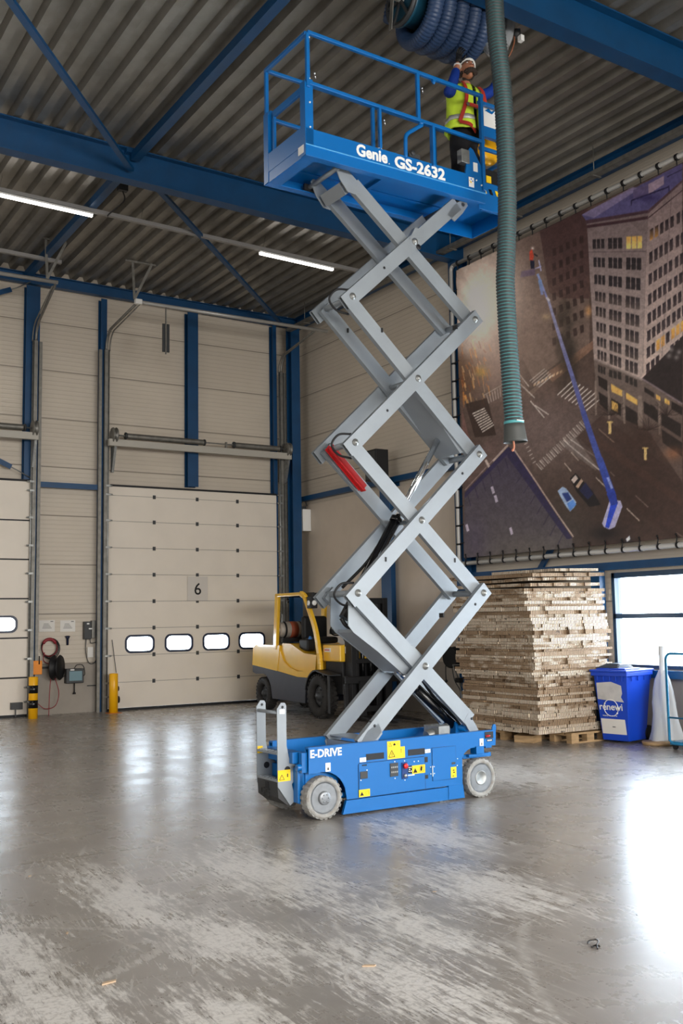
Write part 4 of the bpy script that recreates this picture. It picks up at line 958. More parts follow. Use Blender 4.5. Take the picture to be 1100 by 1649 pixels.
# rails
def rail(name, segs, w=.038, h=.038): 
    b = MB()
    for p, q_ in segs: b.beam(p, q_, w, h, (0,0,1) if abs(Vector(q_).z-Vector(p).z) < .2 else (0,1,0))
    return b.build(name, PF, lift, bevel=.006)
zt, zm = 7.455, 6.93
rail('top_rail', [((U0+.03,.0,zt+.01),(U1,.0,zt-.03))]); rail('top_rail', [((U0+.03,PW_,zt+.01),(U1,PW_,zt-.03))])
rail('end_top_rail', [((U0+.02,0,zt),(U0+.02,PW_,zt))])
rail('mid_rail', [((U0+.03,.0,zm+.02),(U1,.0,zm-.03))]); rail('mid_rail', [((U0+.03,PW_,zm+.02),(U1,PW_,zm-.03))])
for w0 in (0, PW_):
    rail('rail_post', [((U0+.03,w0,6.9),(U0+.03,w0,zt))]); rail('rail_post', [((1.265,w0,zm),(1.265,w0,zt-.02))])
    rail('rail_post', [((.77,w0,6.49),(.77,w0,zm))], .03, .04); rail('rail_post', [((1.445,w0,6.46),(1.445,w0,zm-.03))], .035, .06); rail('rail_post', [((2.125,w0,6.35),(2.125,w0,zt-.02))], .04, .045)
b = MB(); b.path(spline([(1.31,.0,6.88),(1.20,.0,6.80),(1.105,.0,6.72),(1.09,.0,6.62),(1.09,.0,6.47)]), .022, 10); b.build('folding_handle', PF, lift)
MB().box(1.12,1.26,-.02,.03,6.49,6.53).lathe((1.16,-.02,6.53),(0,-1,0),[(0,.025),(.02,.025),(.02,0)],10).build('handle_latch', M['darkgrey'], lift)
for w0 in (-.004, PW_-.09):
    b = MB(); b.prism([(U0-.004,w0,6.22),(U0-.004,w0,6.93),(U0+.02,w0,6.99),(U0+.085,w0,6.99),(U0+.085,w0,6.50),(U0+.085,w0,6.22)], (0,1,0), .006)
    b.box(U0-.006,U0+.0,w0,w0+.094,6.22,6.97)
    b.build('corner_post', PF, lift, bevel=.002)
rail('gate_top_bar', [((U0+.04,.10,6.93),(U0+.04,PW_-.12,6.93))], .03, .075); rail('gate_side', [((U0+.04,.12,6.5),(U0+.04,.12,6.93))], .03,.04); rail('gate_side', [((U0+.04,PW_-.14,6.5),(U0+.04,PW_-.14,6.93))], .03,.04)
for u, w0, z in ((-.06,-.012,7.41),(-.06,-.012,6.99),(-.06,-.012,6.75),(-.06,-.012,6.50),(2.02,-.012,6.44),(2.09,-.012,6.40)): MB().ball((u,w0,z),.010,n=8).build('bolt', M['white'], lift)
for u, z in ((.0,7.06),(1.315,7.28),(.82,6.80)): MB().tube((u,-.01,z),(u+.012,-.01,z-.05),.005,n=6).ball((u,-.01,z),.012,n=8).build('rail_pin', M['chrome'], lift)
MB().box(1.46,1.50,-.018,.018,7.40,7.44).ball((1.48,0,7.395),.02,n=10).build('rail_hook', PF, lift); MB().ball((1.30,-.0,6.895),.028,n=10).build('rail_hook', PF, lift)
MB().box(U0-.009,U0-.005,.03,.13,6.25,6.33).build('white_decal', M['white'], lift)
text('lettering', 'GS-2632', .165, M['white'], (.940,-.0055,6.345), (1,0,0), (0,0,1), lift, bold=.0062, ext=.001, xs=1.13)
# stylised maker lettering
t = text('lettering', 'Genie', .165, M['white'], (.474,-.0055,6.355), (1,0,0), (0,0,1), lift, bold=.0062, ext=.001, xs=.95)
MB().prism([(.735,-.006,6.485),(.765,-.006,6.50),(.795,-.006,6.485),(.765,-.006,6.492)], (0,-1,0), .002).ball((.873,-.006,6.355),.007,n=8).build('lettering_mark', M['white'], lift)
de = MB().box(1.918,1.99,-.008,-.005,6.352,6.46).build('white_decal', M['white'], lift)
MB().ball((1.95,-.009,6.44),.009,sy=.2,n=8).ball((1.97,-.009,6.42),.009,sy=.2,n=8).build('print', mat('decal_blue', S(20,90,190), .4), de)
MB().ball((1.945,-.009,6.405),.011,sy=.2,n=8).ball((1.93,-.009,6.42),.007,sy=.2,n=8).build('print', M['safety'], de)
# bracket, outlet box, slanted gusset by the worker's feet
MB().prism([(1.88,.0,6.49),(2.12,.0,6.49),(2.12,.0,6.60),(2.0,.0,6.78),(1.96,.0,6.80),(1.93,.0,6.76)], (0,1,0), .02).build('corner_gusset', PF, lift)
MB().box(1.82,1.93,-.02,.06,6.60,6.75).build('outlet_box', M['galv'], lift, bevel=.006)
MB().box(1.99,2.05,-.004,-.001,6.54,6.64).build('white_decal', M['white'], lift)
# extension rails, manual box, platform control box
for w0 in (.05, PW_-.05):
    rail('extension_rail', [((2.13,w0,7.38),(2.60,w0,7.38)),((2.13,w0,6.86),(2.60,w0,6.86)),((2.60,w0,6.36),(2.60,w0,7.40))])
rail('extension_rail', [((2.60,.05,7.38),(2.60,PW_-.05,7.38)),((2.60,.05,6.86),(2.60,PW_-.05,6.86))])
MB().box(2.255,2.50,.10,.14,7.16,7.40).build('sign_plate', M['white'], lift, bevel=.004)
MB().box(2.245,2.50,.095,.145,7.04,7.16).build('sign_base', PF, lift)
MB().prism([(2.27,.095,7.34),(2.32,.095,7.375),(2.36,.095,7.35),(2.42,.095,7.375),(2.37,.095,7.32),(2.32,.095,7.33)], (0,-1,0), .003).build('sign_print', M['liftblue'], lift)
MB().lathe((2.52,.42,7.03),(0,-1,0),[(0,.14),(.06,.16),(.10,.15),(.12,.10),(.12,0)],20).build('yellow_reel', M['yellow'], lift)
MB().box(2.31,2.57,.18,.40,6.48,6.72).build('black_control_box', M['black'], lift, bevel=.01)
MB().box(2.33,2.40,.175,.18,6.56,6.64).build('yellow_decal', M['safety'], lift)
# ------------------------------------------------------------ worker
def skin(name, verts, edges, radii, m, parent, root=0, sub=2):
    me = bpy.data.meshes.new(name); me.from_pydata(verts, edges, []); o = bpy.data.objects.new(name, me); COL.objects.link(o)
    o.modifiers.new('skin', 'SKIN')
    if not me.skin_vertices: 
        bpy.context.view_layer.objects.active = o; bpy.ops.mesh.customdata_skin_add()
    for i, r in enumerate(radii):
        me.skin_vertices[0].data[i].radius = (r, r) if not isinstance(r, tuple) else r
        me.skin_vertices[0].data[i].use_root = (i == root)
    s = o.modifiers.new('sub', 'SUBSURF'); s.levels = sub; s.render_levels = sub
    bpy.context.view_layer.update()
    ev = o.evaluated_get(bpy.context.evaluated_depsgraph_get()); m2 = bpy.data.meshes.new_from_object(ev)
    bpy.data.objects.remove(o); m2.materials.clear(); m2.materials.append(m)
    for p_ in m2.polygons: p_.use_smooth = True
    r = bpy.data.objects.new(name, m2); COL.objects.link(r); r.parent = parent
    return r
def chain(groups):
    V, E_, R_ = [], [], []
    for g in groups:
        prev = None
        for it in g:
            if isinstance(it, int): prev = it; continue
            V.append(it[0]); R_.append(it[1]); 
            if prev is not None: E_.append((prev, len(V)-1))
            prev = len(V)-1
    return V, E_, R_
pskin = mat('skin', S(186,128,100), .5, 0, .4); jacket = mat('blue_sweater', S(14,52,140), .7, 0, .3, .15, 8, .3, 60); trousers = mat('black_work_trousers', S(24,24,28), .75, 0, .3, .25, 9, .4, 30)
vestm = mat('hi_vis_yellow', S(214,246,66), .55, 0, .4, .12, 7, .5, 18); reflm = mat('reflective_band', S(190,192,186), .35, .3); harm = mat('harness_red', S(186,52,40), .55)
# person coordinates: lift frame; x along the lift, y away, z up; he faces the camera side, slightly to his right
DK = 6.35
person = thing('person', 'worker on the raised platform in white helmet and yellow vest, both arms raised', 'person', (4.8302, 8.0642, 0), LA)
P = lambda x, y, z: (2.285+x*1.13, .44+y*1.08, DK+z*.965)
# body (head, neck, trunk, arms, legs in one surface)
V, E_, R_ = chain([
 [(P(0,0,.93),(.15,.11)), (P(0,0,1.08),(.14,.10)), (P(0,0,1.26),(.17,.115)), (P(0,0,1.42),(.13,.09)), (P(0,-.01,1.49),.062), (P(0,-.03,1.55),.058)],
 [2, (P(-.17,-.01,1.40),.066), (P(-.255,-.06,1.30),.055), (P(-.285,-.11,1.26),.052), (P(-.25,-.15,1.42),.046), (P(-.20,-.13,1.58),.036), (P(-.175,-.12,1.655),.030)],
 [2, (P(.17,-.01,1.41),.066), (P(.25,-.03,1.45),.056), (P(.33,-.05,1.52),.050), (P(.40,-.05,1.66),.042), (P(.45,-.06,1.79),.034), (P(.47,-.06,1.84),.030)],
 [0, (P(-.10,0,.84),.105), (P(-.12,-.03,.50),.075), (P(-.12,0,.12),.052), (P(-.12,-.02,.05),.045), (P(-.13,-.16,.035),.04)],
 [0, (P(.10,0,.84),.105), (P(.13,-.01,.50),.075), (P(.14,.03,.12),.052), (P(.14,.02,.05),.045), (P(.16,-.12,.035),.04)],
])
body = skin('body', V, E_, R_, pskin, person)
# head, tilted back to look up: local frame
hb = MB(); hc = Vector(P(-.005,-.06,1.645)); tilt = Matrix.Rotation(math.radians(38), 3, 'X') @ Matrix.Identity(3); yawh = Matrix.Rotation(math.radians(-14), 3, 'Z')
HR = yawh @ tilt     # face direction is -y before the rotation; a positive rotation about x lifts it? checked below
def Hd(x, y, z):
    v = yawh @ Matrix.Rotation(math.radians(-38), 3, 'X') @ Vector((x, y, z)); return hc+v
n1_, n2_ = 24, 18; o0 = len(hb.v)
for i in range(n2_+1):
    a = math.pi*i/n2_
    for j in range(n1_):
        t = 2*math.pi*j/n1_; x = .078*math.sin(a)*math.cos(t); y = .098*math.sin(a)*math.sin(t); z = .118*math.cos(a)
        if z < 0: f = 1-.30*(-z/.118)**1.5; x *= f; y = y*f if y > 0 else y*(1-.12*(-z/.118))
        if y < 0:                                     # face features
            g = lambda cx, cz, sx_, sz_: math.exp(-((x-cx)/sx_)**2-((z-cz)/sz_)**2)
            y -= .024*g(0,-.018,.012,.022)+.008*g(0,.01,.011,.03)+.007*g(0,-.060,.026,.010)+.010*g(0,-.095,.026,.016)+.006*g(0,.032,.055,.011)
            y += .010*g(-.030,.012,.017,.011)+.010*g(.030,.012,.017,.011)+.004*g(0,-.047,.022,.005)
        hb.v.append(tuple(Hd(x,y,z)))
for i in range(n2_):
    for j in range(n1_):
        hb.f.append((o0+i*n1_+j, o0+(i+1)*n1_+j, o0+(i+1)*n1_+(j+1)%n1_, o0+i*n1_+(j+1)%n1_)); hb.m.append(0); hb.sm.append(True)
for s_ in (-1,1): 
    c = Hd(s_*.080,.005,-.005); hb.ball(c, .026, sx=.45, sy=.7, sz=1.15, n=10)
hb.build('head', pskin, person)
b = MB()
for s_ in (-1,1): c = Hd(s_*.030,-.083,.012); b.ball(c, .011, n=10)
b.build('eyes', M['white'], person)
b = MB()
for s_ in (-1,1): c = Hd(s_*.030,-.093,.013); b.ball(c, .0045, n=8)
b.path([Hd(-.045,-.094,.030),Hd(-.03,-.100,.036),Hd(-.014,-.101,.032)], .004, 6); b.path([Hd(.045,-.094,.030),Hd(.03,-.100,.036),Hd(.014,-.101,.032)], .004, 6)
b.build('brows_and_pupils', mat('dark_hair', S(44,34,28), .7), person)
MB().path([Hd(-.024,-.098,-.052),Hd(0,-.104,-.054),Hd(.024,-.098,-.052)], .0045, 6).build('mouth', mat('lips', S(140,80,70), .5), person)
# beard and hair
b = MB()
for i in range(9):
    t = -1.25+2.5*i/8; b.ball(Hd(.070*math.sin(t), -.070*math.cos(t), -.082-.022*math.cos(t)), .021, n=8); b.ball(Hd(.046*math.sin(t), -.056*math.cos(t), -.104-.010*math.cos(t)), .020, n=8)
for s_ in (-1,1):
    for k_ in range(3): b.ball(Hd(s_*.070, .02+.025*k_, -.025+.01*k_), .024, n=8)
b.ball(Hd(0,.07,-.04), .05, n=10)
b.build('hair_and_beard', mat('dark_hair2', S(52,40,33), .8), person)
# helmet
b = MB(); prof = [(a, .112*math.sin(a), .128*math.cos(a)) for a in [math.pi*.5*i/8 for i in range(9)]]
o0 = len(b.v); n_ = 28
for a, r, z in prof+[(0,.118,-.004),(0,.108,-.004)]:
    for j in range(n_):
        t = 2*math.pi*j/n_; ex_ = 1.12; yy = r*ex_*math.sin(t)+.004
        if r > .116 and math.sin(t) < -.2: yy -= .016*(-math.sin(t))
        b.v.append(tuple(Hd(r*math.cos(t)*.92, yy+.012, .046+z)))
for i in range(len(prof)+1):
    for j in range(n_):
        b.f.append((o0+i*n_+j, o0+(i+1)*n_+j, o0+(i+1)*n_+(j+1)%n_, o0+i*n_+(j+1)%n_)); b.m.append(0); b.sm.append(True)
b.build('helmet', M['white'], person)
# sweater sleeves and collar
V, E_, R_ = chain([
 [(P(0,0,1.0),(.165,.125)), (P(0,0,1.26),(.182,.13)), (P(0,0,1.41),(.145,.105)), (P(0,-.01,1.475),.078)],
 [1, (P(-.17,-.01,1.40),.080), (P(-.26,-.065,1.29),.070), (P(-.29,-.115,1.25),.066), (P(-.255,-.15,1.42),.058), (P(-.21,-.135,1.56),.048)],
 [1, (P(.17,-.01,1.41),.080), (P(.25,-.03,1.45),.070), (P(.33,-.05,1.52),.064), (P(.40,-.05,1.66),.055), (P(.435,-.058,1.755),.048)]])
skin('sweater', V, E_, R_, jacket, person)
V, E_, R_ = chain([
 [(P(0,0,1.03),(.155,.12)), (P(0,0,.92),(.165,.125))],
 [1, (P(-.105,0,.80),.118), (P(-.125,-.03,.50),.092), (P(-.13,0,.22),.085), (P(-.13,0,.10),.082)],
 [1, (P(.105,0,.80),.118), (P(.135,-.01,.50),.092), (P(.145,.02,.22),.085), (P(.145,.02,.10),.082)]])
skin('trousers', V, E_, R_, trousers, person)
b = MB()
for x, y in ((-.13,-.06),(.15,-.04)): b.ball(P(x,y-.03,.045), .05, sx=.95, sy=2.4, sz=.95, n=14)
b.build('shoes', M['black'], person)
# vest: an open shell around the trunk
def shell(name, rows, a0, a1, m, t=.012, n=40):
    b = MB(); k = 0; O_, I_ = [], []
    for (z, rx, ry, cy) in rows:
        for i in range(n+1):
            a = a0+(a1-a0)*i/n; w_ = .006*math.sin(a*7+z*9)+.004*math.sin(a*13-z*21)
            O_.append(P((rx+w_)*math.cos(a), cy+(ry+w_)*math.sin(a), z)); I_.append(P((rx+w_-t)*math.cos(a), cy+(ry+w_-t)*math.sin(a), z))
    o0 = len(b.v); b.v += O_+I_; L_ = len(O_)
    for r_ in range(len(rows)-1):
        for i in range(n):
            q_ = o0+r_*(n+1)+i; b.f.append((q_,q_+1,q_+n+2,q_+n+1)); b.m.append(0); b.sm.append(True); b.f.append((q_+L_,q_+n+1+L_,q_+n+2+L_,q_+1+L_)); b.m.append(0); b.sm.append(True)
    for i in range(n):
        for r_ in (0, len(rows)-1): q_ = o0+r_*(n+1)+i; b.f.append((q_,q_+L_,q_+L_+1,q_+1)); b.m.append(0); b.sm.append(False)
    return b.build(name, m, person)
fr = -R90
vrows = [(.88,.235,.185,0),(.95,.225,.178,0),(1.08,.210,.165,0),(1.22,.212,.160,0),(1.33,.214,.152,0),(1.41,.190,.135,0),(1.455,.135,.105,0),(1.475,.105,.085,0)]
shell('vest', vrows, fr+.10, fr+2*math.pi-.10, vestm)
shell('reflective_band', [(.985,.226,.180,0),(1.045,.219,.173,0)], fr+.12, fr+2*math.pi-.12, reflm, .006)
b = MB()
def strap(pts, w=.045): 
    pts = [Vector(p_) for p_ in spline(pts, 5)]
    for i in range(len(pts)-1): b.beam(pts[i], pts[i+1]+(pts[i+1]-pts[i])*.15, w, .008, (0,1,0) if True else (0,0,1))
ry = lambda z: -.175
strap([P(-.11,-.105,1.455),P(-.115,-.150,1.38),P(-.12,-.176,1.25),P(-.15,-.172,1.10),P(-.19,-.14,.93)]); strap([P(.10,-.105,1.455),P(.11,-.150,1.38),P(.115,-.176,1.25),P(.15,-.172,1.10),P(.20,-.13,.93)])
for z, x0, x1 in ((1.13,-.135,.135),):
    pts = [P(x0+(x1-x0)*i/8, -.188-.016*math.cos((i-4)/8*2.6), z+.005*math.sin(i)) for i in range(9)]
    for i in range(8): b.beam(pts[i], pts[i+1], .008, .04, (0,0,1))
strap([P(-.19,-.14,.93),P(-.10,-.19,.90),P(.0,-.15,.86)], .04)
b.build('safety_harness', harm, person)
b = MB(); b.box(P(-.04,0,0)[0],P(.0,0,0)[0],P(0,-.205,0)[1],P(0,-.19,0)[1],DK+1.065,DK+1.115).lathe(P(-.125,-.195,1.13),(0,-1,0),[(0,.022),(.008,.022),(.008,.012)],12)
b.build('harness_buckle', M['galvdark'], person)
# gloves with five fingers, closed on the hose above
def hand(c, up, side, fwd, s, thumb, name='glove'):
    c, up, side, fwd = Vector(c), Vector(up).normalized(), Vector(side).normalized(), Vector(fwd).normalized()
    W_ = lambda a, b_, d: tuple(c+side*a*s+up*b_*s+fwd*d*s)
    g = [[(W_(0,-.02,0),.030), (W_(0,.02,0),.034), (W_(0,.055,.0),.033)]]
    for x, L_ in ((-.030,.066),(-.010,.076),(.011,.072),(.031,.056)):
        g.append([2, (W_(x,.085,.002),.0105), (W_(x*1.05,.085+L_*.45,.018),.0095), (W_(x*1.05,.085+L_*.70,.042),.0085), (W_(x*1.05,.085+L_*.66,.066),.008)])
    g.append([1, (W_(thumb*.042,.030,.012),.014), (W_(thumb*.060,.055,.030),.0115), (W_(thumb*.055,.080,.050),.010)])
    V, E_, R_ = chain(g); return skin(name, V, E_, [r*s if not isinstance(r, tuple) else r for r in R_], M['black'], person, 1, 2)
hand(P(-.17,-.12,1.67), (.15,.05,1), (1,0,-.1), (0,-1,0), 1.05, 1)
hand(P(.475,-.06,1.86), (.1,.05,1), (1,0,0), (0,-1,0), 1.05, -1)
MB().lathe(P(-.187,-.125,1.60),(.2,.08,1),[(0,.046),(.018,.044)],16).build('cuff', M['white'], person)
# ------------------------------------------------------------ forklift (x forward towards the camera side, y away to the right)
FA = math.radians(-91.2)
fk = thing('forklift', 'yellow and dark grey forklift with a gas bottle, parked behind the scissor lift', 'forklift', (9.568, 16.211, 0), FA)
def fwheel(u, w0, s, r, wd, rr):
    c = (u, w0, r)
    wh = MB().lathe(c, (0,s,0), [(.08,rr*.98),(.07,rr*.85),(.05,rr*.6),(.07,rr*.5),(.02,rr*.32),(.0,rr*.28),(.0,0)], 32)
    for i in range(6): a = i*math.pi/3; wh.lathe((u+rr*.66*math.cos(a), w0+s*.055, r+rr*.66*math.sin(a)), (0,s,0), [(0,.014),(-.015,.012),(-.015,0)], 8)
    wo = wh.build('wheel', M['darkgrey'], fk)
    b = MB().lathe(c, (0,s,0), [(.08,rr),(.02,rr*1.02),(.0,rr*1.2),(.0,r*.86),(.03,r*.94),(.06,r*.965),(wd-.05,r*.965),(wd,r*.85),(wd,rr)], 48, caps=False)
    for i in range(28):
        for d0, d1, of in ((.012,wd*.48,0),(wd*.52,wd-.012,.11)):
            vs = []
            for a in (2*math.pi*i/28+of, 2*math.pi*i/28+of+.13):
                for q_ in (r*.93, r):
                    for d in (d0, d1): vs.append((u+q_*math.cos(a), w0+s*d, r+q_*math.sin(a)))
            b.add(vs, [(0,1,3,2),(4,6,7,5),(0,4,5,1),(2,3,7,6),(0,2,6,4),(1,5,7,3)])
    b.build('tyre', M['tyreblack'], wo)
fwheel(0, 0, 1, .40, .24, .20); fwheel(0, 1.25, -1, .40, .24, .20); fwheel(-2.33, .06, 1, .33, .2, .17); fwheel(-2.33, 1.19, -1, .33, .2, .17)
W0f, W1f = .06, 1.19
b = MB(); low = [(-2.78,.88),(-2.78,.74),(-2.62,.71)]+[(-2.33+.40*math.cos(a), .33+.40*math.sin(a)) for a in [math.radians(t) for t in (105,85,65,45,25,5)]]+[(-1.9,.25),(-.55,.24),(-.52,.50),(-.42,.60),(-.42,.71),(-.85,.71),(-1.65,.79)]
b.prism([(u,W0f,z) for u,z in low], (0,1,0), W1f-W0f); b.build('lower_body', M['charcoal'], fk, bevel=.015)
b = MB(); cw = [(-2.78,.885),(-1.65,.795),(-1.55,1.30),(-2.62,1.30),(-2.73,1.24)]
b.prism([(u,W0f-.01,z) for u,z in cw], (0,1,0), W1f-W0f+.02); b.build('counterweight', M['fyellow'], fk, bevel=.035)
b = MB(); side = [(-1.65,.795),(-.85,.715),(-.42,.715),(-.36,.80),(-.25,.86),(-.62,.83),(-.85,.82),(-1.15,.88),(-1.40,1.0),(-1.56,1.22)]
b.prism([(u,W0f,z) for u,z in side], (0,1,0), W1f-W0f); b.build('side_sill', M['fyellow'], fk, bevel=.01)
b = MB(); hood = [(-1.56,1.22),(-1.40,1.0),(-1.15,.88),(-.85,.83),(-.2,.83),(-.15,1.14),(-.60,1.16),(-.80,1.22),(-1.15,1.33),(-1.5,1.34)]
b.prism([(u,W0f+.03,z) for u,z in hood], (0,1,0), W1f-W0f-.06); b.build('engine_hood', M['fyellow'], fk, bevel=.03)
b = MB(); b.box(.0,.62,W0f+.08,W1f-.08,1.03,1.33); co_ = b.build('front_cowl', M['fyellow'], fk, bevel=.02)
MB().box(.08,.30,W0f+.074,W0f+.08,1.20,1.27).build('white_label', M['white'], co_)
for k_ in range(4): MB().box(.09+.045*k_,.12+.045*k_,W0f+.0725,W0f+.0745,1.22,1.25).build('label_print', M['red'], co_)
b = MB(); b.box(.0,.60,.2,1.05,.45,1.03); b.build('front_bulkhead', M['black'], fk, bevel=.01)
for w0 in (-.0, 1.0):
    b = MB()
    pts = [(0+.46*math.cos(a), .42+.46*math.sin(a)) for a in [math.radians(t) for t in range(170, 40, -12)]]
    pts2 = [(0+.435*math.cos(a), .42+.435*math.sin(a)) for a in [math.radians(t) for t in range(170, 40, -12)]]
    b.prism([(u,w0,z) for u,z in pts+pts2[::-1]], (0,1,0), .25)
    b.build('fender', M['black'], fk)
b = MB(); b.beam((.2,.02,.86),(.62,.02,.80),.26,.02).build('fender_step', M['darkgrey'], fk)
# overhead guard
def gp(w0): return spline([(-.68,w0,2.29),(-.52,w0,2.22),(-.40,w0,2.05),(-.14,w0,1.62),(.0,w0,1.15),(.03,w0,.88)], 5)
for w0 in (.07, 1.14):
    b = MB(); P_ = gp(w0)
    for i in range(len(P_)-1): b.beam(P_[i], P_[i+1]+(P_[i+1]-P_[i])*.12, .07, .10, (1,0,.3))
    b.beam((-1.74,w0,1.22),(-1.64,w0,2.30),.07,.13,(1,0,0)); b.beam((-1.70,w0,2.28),(-.62,w0,2.28),.07,.065)
    b.build('guard_pillar', M['fyellow'], fk, bevel=.012)
b = MB()
for i in range(9): b.box(-1.6+i*.12,-1.56+i*.12,.10,1.11,2.255,2.30)
b.box(-1.72,-1.60,.10,1.11,2.24,2.31).box(-.70,-.55,.10,1.11,2.22,2.28)
b.build('guard_roof', M['black'], fk)
t_ = MB().box(-.55,-.30,.10,.16,2.12,2.30).box(-.36,-.20,.02,.16,2.0,2.22).build('work_lamp_bracket', M['black'], fk, bevel=.01)
MB().lathe((-.20,.09,2.10),(1,0,0),[(0,.05),(.012,.045),(.012,0)],18).lathe((-.28,.015,2.10),(0,-1,0),[(0,.05),(.012,.045),(.012,0)],18).build('lamp_lens', M['white'], t_)
MB().box(-1.0,-.92,.3,.36,2.15,2.25).lathe((-1.45,.2,2.17),(0,-1,0),[(0,.05),(.02,.05),(.02,0)],14).build('mirror', M['blackgloss'], fk)
# seat, bottle, wheel
MB().box(-1.15,-.62,.36,.86,1.33,1.46).box(-1.22,-1.08,.34,.88,1.40,1.86).build('seat', M['black'], fk, bevel=.05)
MB().box(-1.0,-.55,.86,.98,1.5,1.60).box(-.62,-.5,.88,.96,1.58,1.78).build('armrest', M['darkgrey'], fk, bevel=.02)
MB().box(-.95,-.62,.16,.34,1.2,1.42).build('side_console', M['black'], fk, bevel=.03)
g_ = MB().lathe((-1.72,.12,1.60),(0,1,0),[(.0,.10),(.01,.135),(.04,.15),(.05,.15),(.10,.16),(.62,.16),(.70,.12),(.72,0)],28).lathe((-1.72,.115,1.60),(0,1,0),[(.0,.095),(-.012,.07),(-.012,0)],20).build('gas_bottle', mat('bottle_grey', S(178,168,156), .45, .2), fk)
MB().lathe((-1.72,.34,1.60),(0,1,0),[(0,.163),(.16,.163)],28).build('bottle_band', mat('band_rust', S(150,70,40), .6), g_)
MB().lathe((-1.72,.20,1.60),(0,1,0),[(0,.166),(.04,.166)],28).lathe((-1.72,.56,1.60),(0,1,0),[(0,.166),(.04,.166)],28).box(-1.9,-1.5,.1,.8,1.36,1.44).build('bottle_strap', M['black'], g_)
MB().box(-1.66,-1.63,.16,.18,1.74,1.90).build('bottle_pin', M['galv'], g_)
MB().path([(-.22+.17*math.cos(a)*.55, .62+.17*math.sin(a), 1.62+.17*math.cos(a)*.8) for a in [i*math.pi/10 for i in range(20)]], .014, 8, closed=True).tube((-.22,.62,1.62),(.1,.62,1.32),.025).build('steering_wheel', M['black'], fk)
MB().ball((-.72,.28,1.40),.06,sx=.8,sy=.6,sz=1.4,n=12).build('blue_cloth', mat('blue_cloth', S(70,130,200), .7), fk)
# mast and forks
MB().box(.62,.86,.24,.34,.10,2.16).box(.62,.86,.92,1.02,.10,2.16).box(.66,.82,.36,.42,.14,2.12).box(.66,.82,.84,.90,.14,2.12).box(.62,.84,.3,1.0,2.06,2.16).box(.62,.84,.3,1.0,1.0,1.08).build('mast', M['black'], fk, bevel=.006)
MB().tube((.72,.55,.2),(.72,.55,1.95),.04).tube((.72,.72,.2),(.72,.72,1.95),.04).build('lift_cylinder', M['blackgloss'], fk)
MB().box(.90,.98,.03,1.22,.16,.26).box(.90,.98,.03,1.22,.66,.78).box(.90,.96,.03,.10,.14,.80).box(.90,.96,1.15,1.22,.14,.80).box(.90,.94,.5,.56,.2,.75).box(.90,.94,.7,.76,.2,.75).build('carriage', M['black'], fk, bevel=.006)
MB().box(.40,.44,-.0,.03,.12,.78).build('mud_flap_bar', M['darkgrey'], fk)
for w0 in (.30,.84): MB().box(.98,1.03,w0,w0+.13,.05,.70).prism([(.98,w0,.05),(.98,w0,.10),(1.9,w0,.075),(2.05,w0,.05)],(0,1,0),.13).build('fork', M['black'], fk)
MB().box(.64,.65,.235,.24,1.18,1.30).build('white_label', M['white'], fk)
# ------------------------------------------------------------ cardboard stack
def cardboard():
    m = bpy.data.materials.new('honeycomb_cardboard'); m.use_nodes = True; nt = m.node_tree; b = nt.nodes['Principled BSDF']; N = nt.nodes.new; lk = nt.links.new
    tc = N('ShaderNodeTexCoord'); oi = N('ShaderNodeObjectInfo')
    def noise(sc, st):
        mp = N('ShaderNodeMapping'); mp.inputs['Scale'].default_value = st; ad = N('ShaderNodeVectorMath'); ad.operation = 'ADD'
        cb = N('ShaderNodeCombineXYZ'); ml = N('ShaderNodeMath'); ml.operation = 'MULTIPLY'; ml.inputs[1].default_value = 37.0; lk(oi.outputs['Random'], ml.inputs[0]); lk(ml.outputs[0], cb.inputs[2])
        lk(tc.outputs['Object'], mp.inputs[0]); lk(mp.outputs[0], ad.inputs[0]); lk(cb.outputs[0], ad.inputs[1])
        n = N('ShaderNodeTexNoise'); n.inputs['Scale'].default_value = sc; n.inputs['Detail'].default_value = 2; lk(ad.outputs[0], n.inputs['Vector']); return n.outputs['Fac']
    def ramp(v, a, c):
        r = N('ShaderNodeMapRange'); r.clamp = True; lk(v, r.inputs[0]); r.inputs[1].default_value = a; r.inputs[2].default_value = c; return r.outputs[0]
    def mix(f, a, c):
        x = N('ShaderNodeMix'); x.data_type = 'RGBA'; lk(f, x.inputs['Factor'])
        for nm, v in (('A',a),('B',c)):
            if isinstance(v, tuple): x.inputs[nm].default_value = v
            else: lk(v, x.inputs[nm])
        return x.outputs['Result']
    sx = N('ShaderNodeSeparateXYZ'); lk(tc.outputs['Object'], sx.inputs[0])
    def mth(op, a, bb=0):
        n = N('ShaderNodeMath'); n.operation = op
        for i, v in enumerate((a, bb)):
            if isinstance(v, (int, float)): n.inputs[i].default_value = v
            else: lk(v, n.inputs[i])
        return n.outputs[0]
    jit = noise(9, (1,1,.2)); blocks = noise(4.5, (1,1,2.0)); hole = noise(11, (1,1,1.5)); fade = noise(1.2, (1,1,1))
    wave = mth('SINE', mth('ADD', mth('MULTIPLY', mth('ADD', sx.outputs['X'], sx.outputs['Y']), 2*math.pi/.030), mth('MULTIPLY', jit, 3.5)))
    flute = ramp(wave, -.75, .1)
    pale = ramp(mth('ADD', mth('MULTIPLY', blocks, .5), mth('MULTIPLY', oi.outputs['Random'], .35)), .40, .47)
    top = mix(pale, mix(ramp(fade,.35,.65), S(146,120,92), S(172,146,116)), S(222,206,184))
    c = mix(flute, S(84,64,46), top)
    c = mix(mth('MULTIPLY', ramp(hole, .66, .70), .8), c, S(58,44,34))
    cells = flute
    lk(c, b.inputs['Base Color']); b.inputs['Roughness'].default_value = .8
    bp = N('ShaderNodeBump'); bp.inputs['Strength'].default_value = .6; bp.inputs['Distance'].default_value = .01; lk(cells, bp.inputs['Height']); lk(bp.outputs[0], b.inputs['Normal'])
    return m
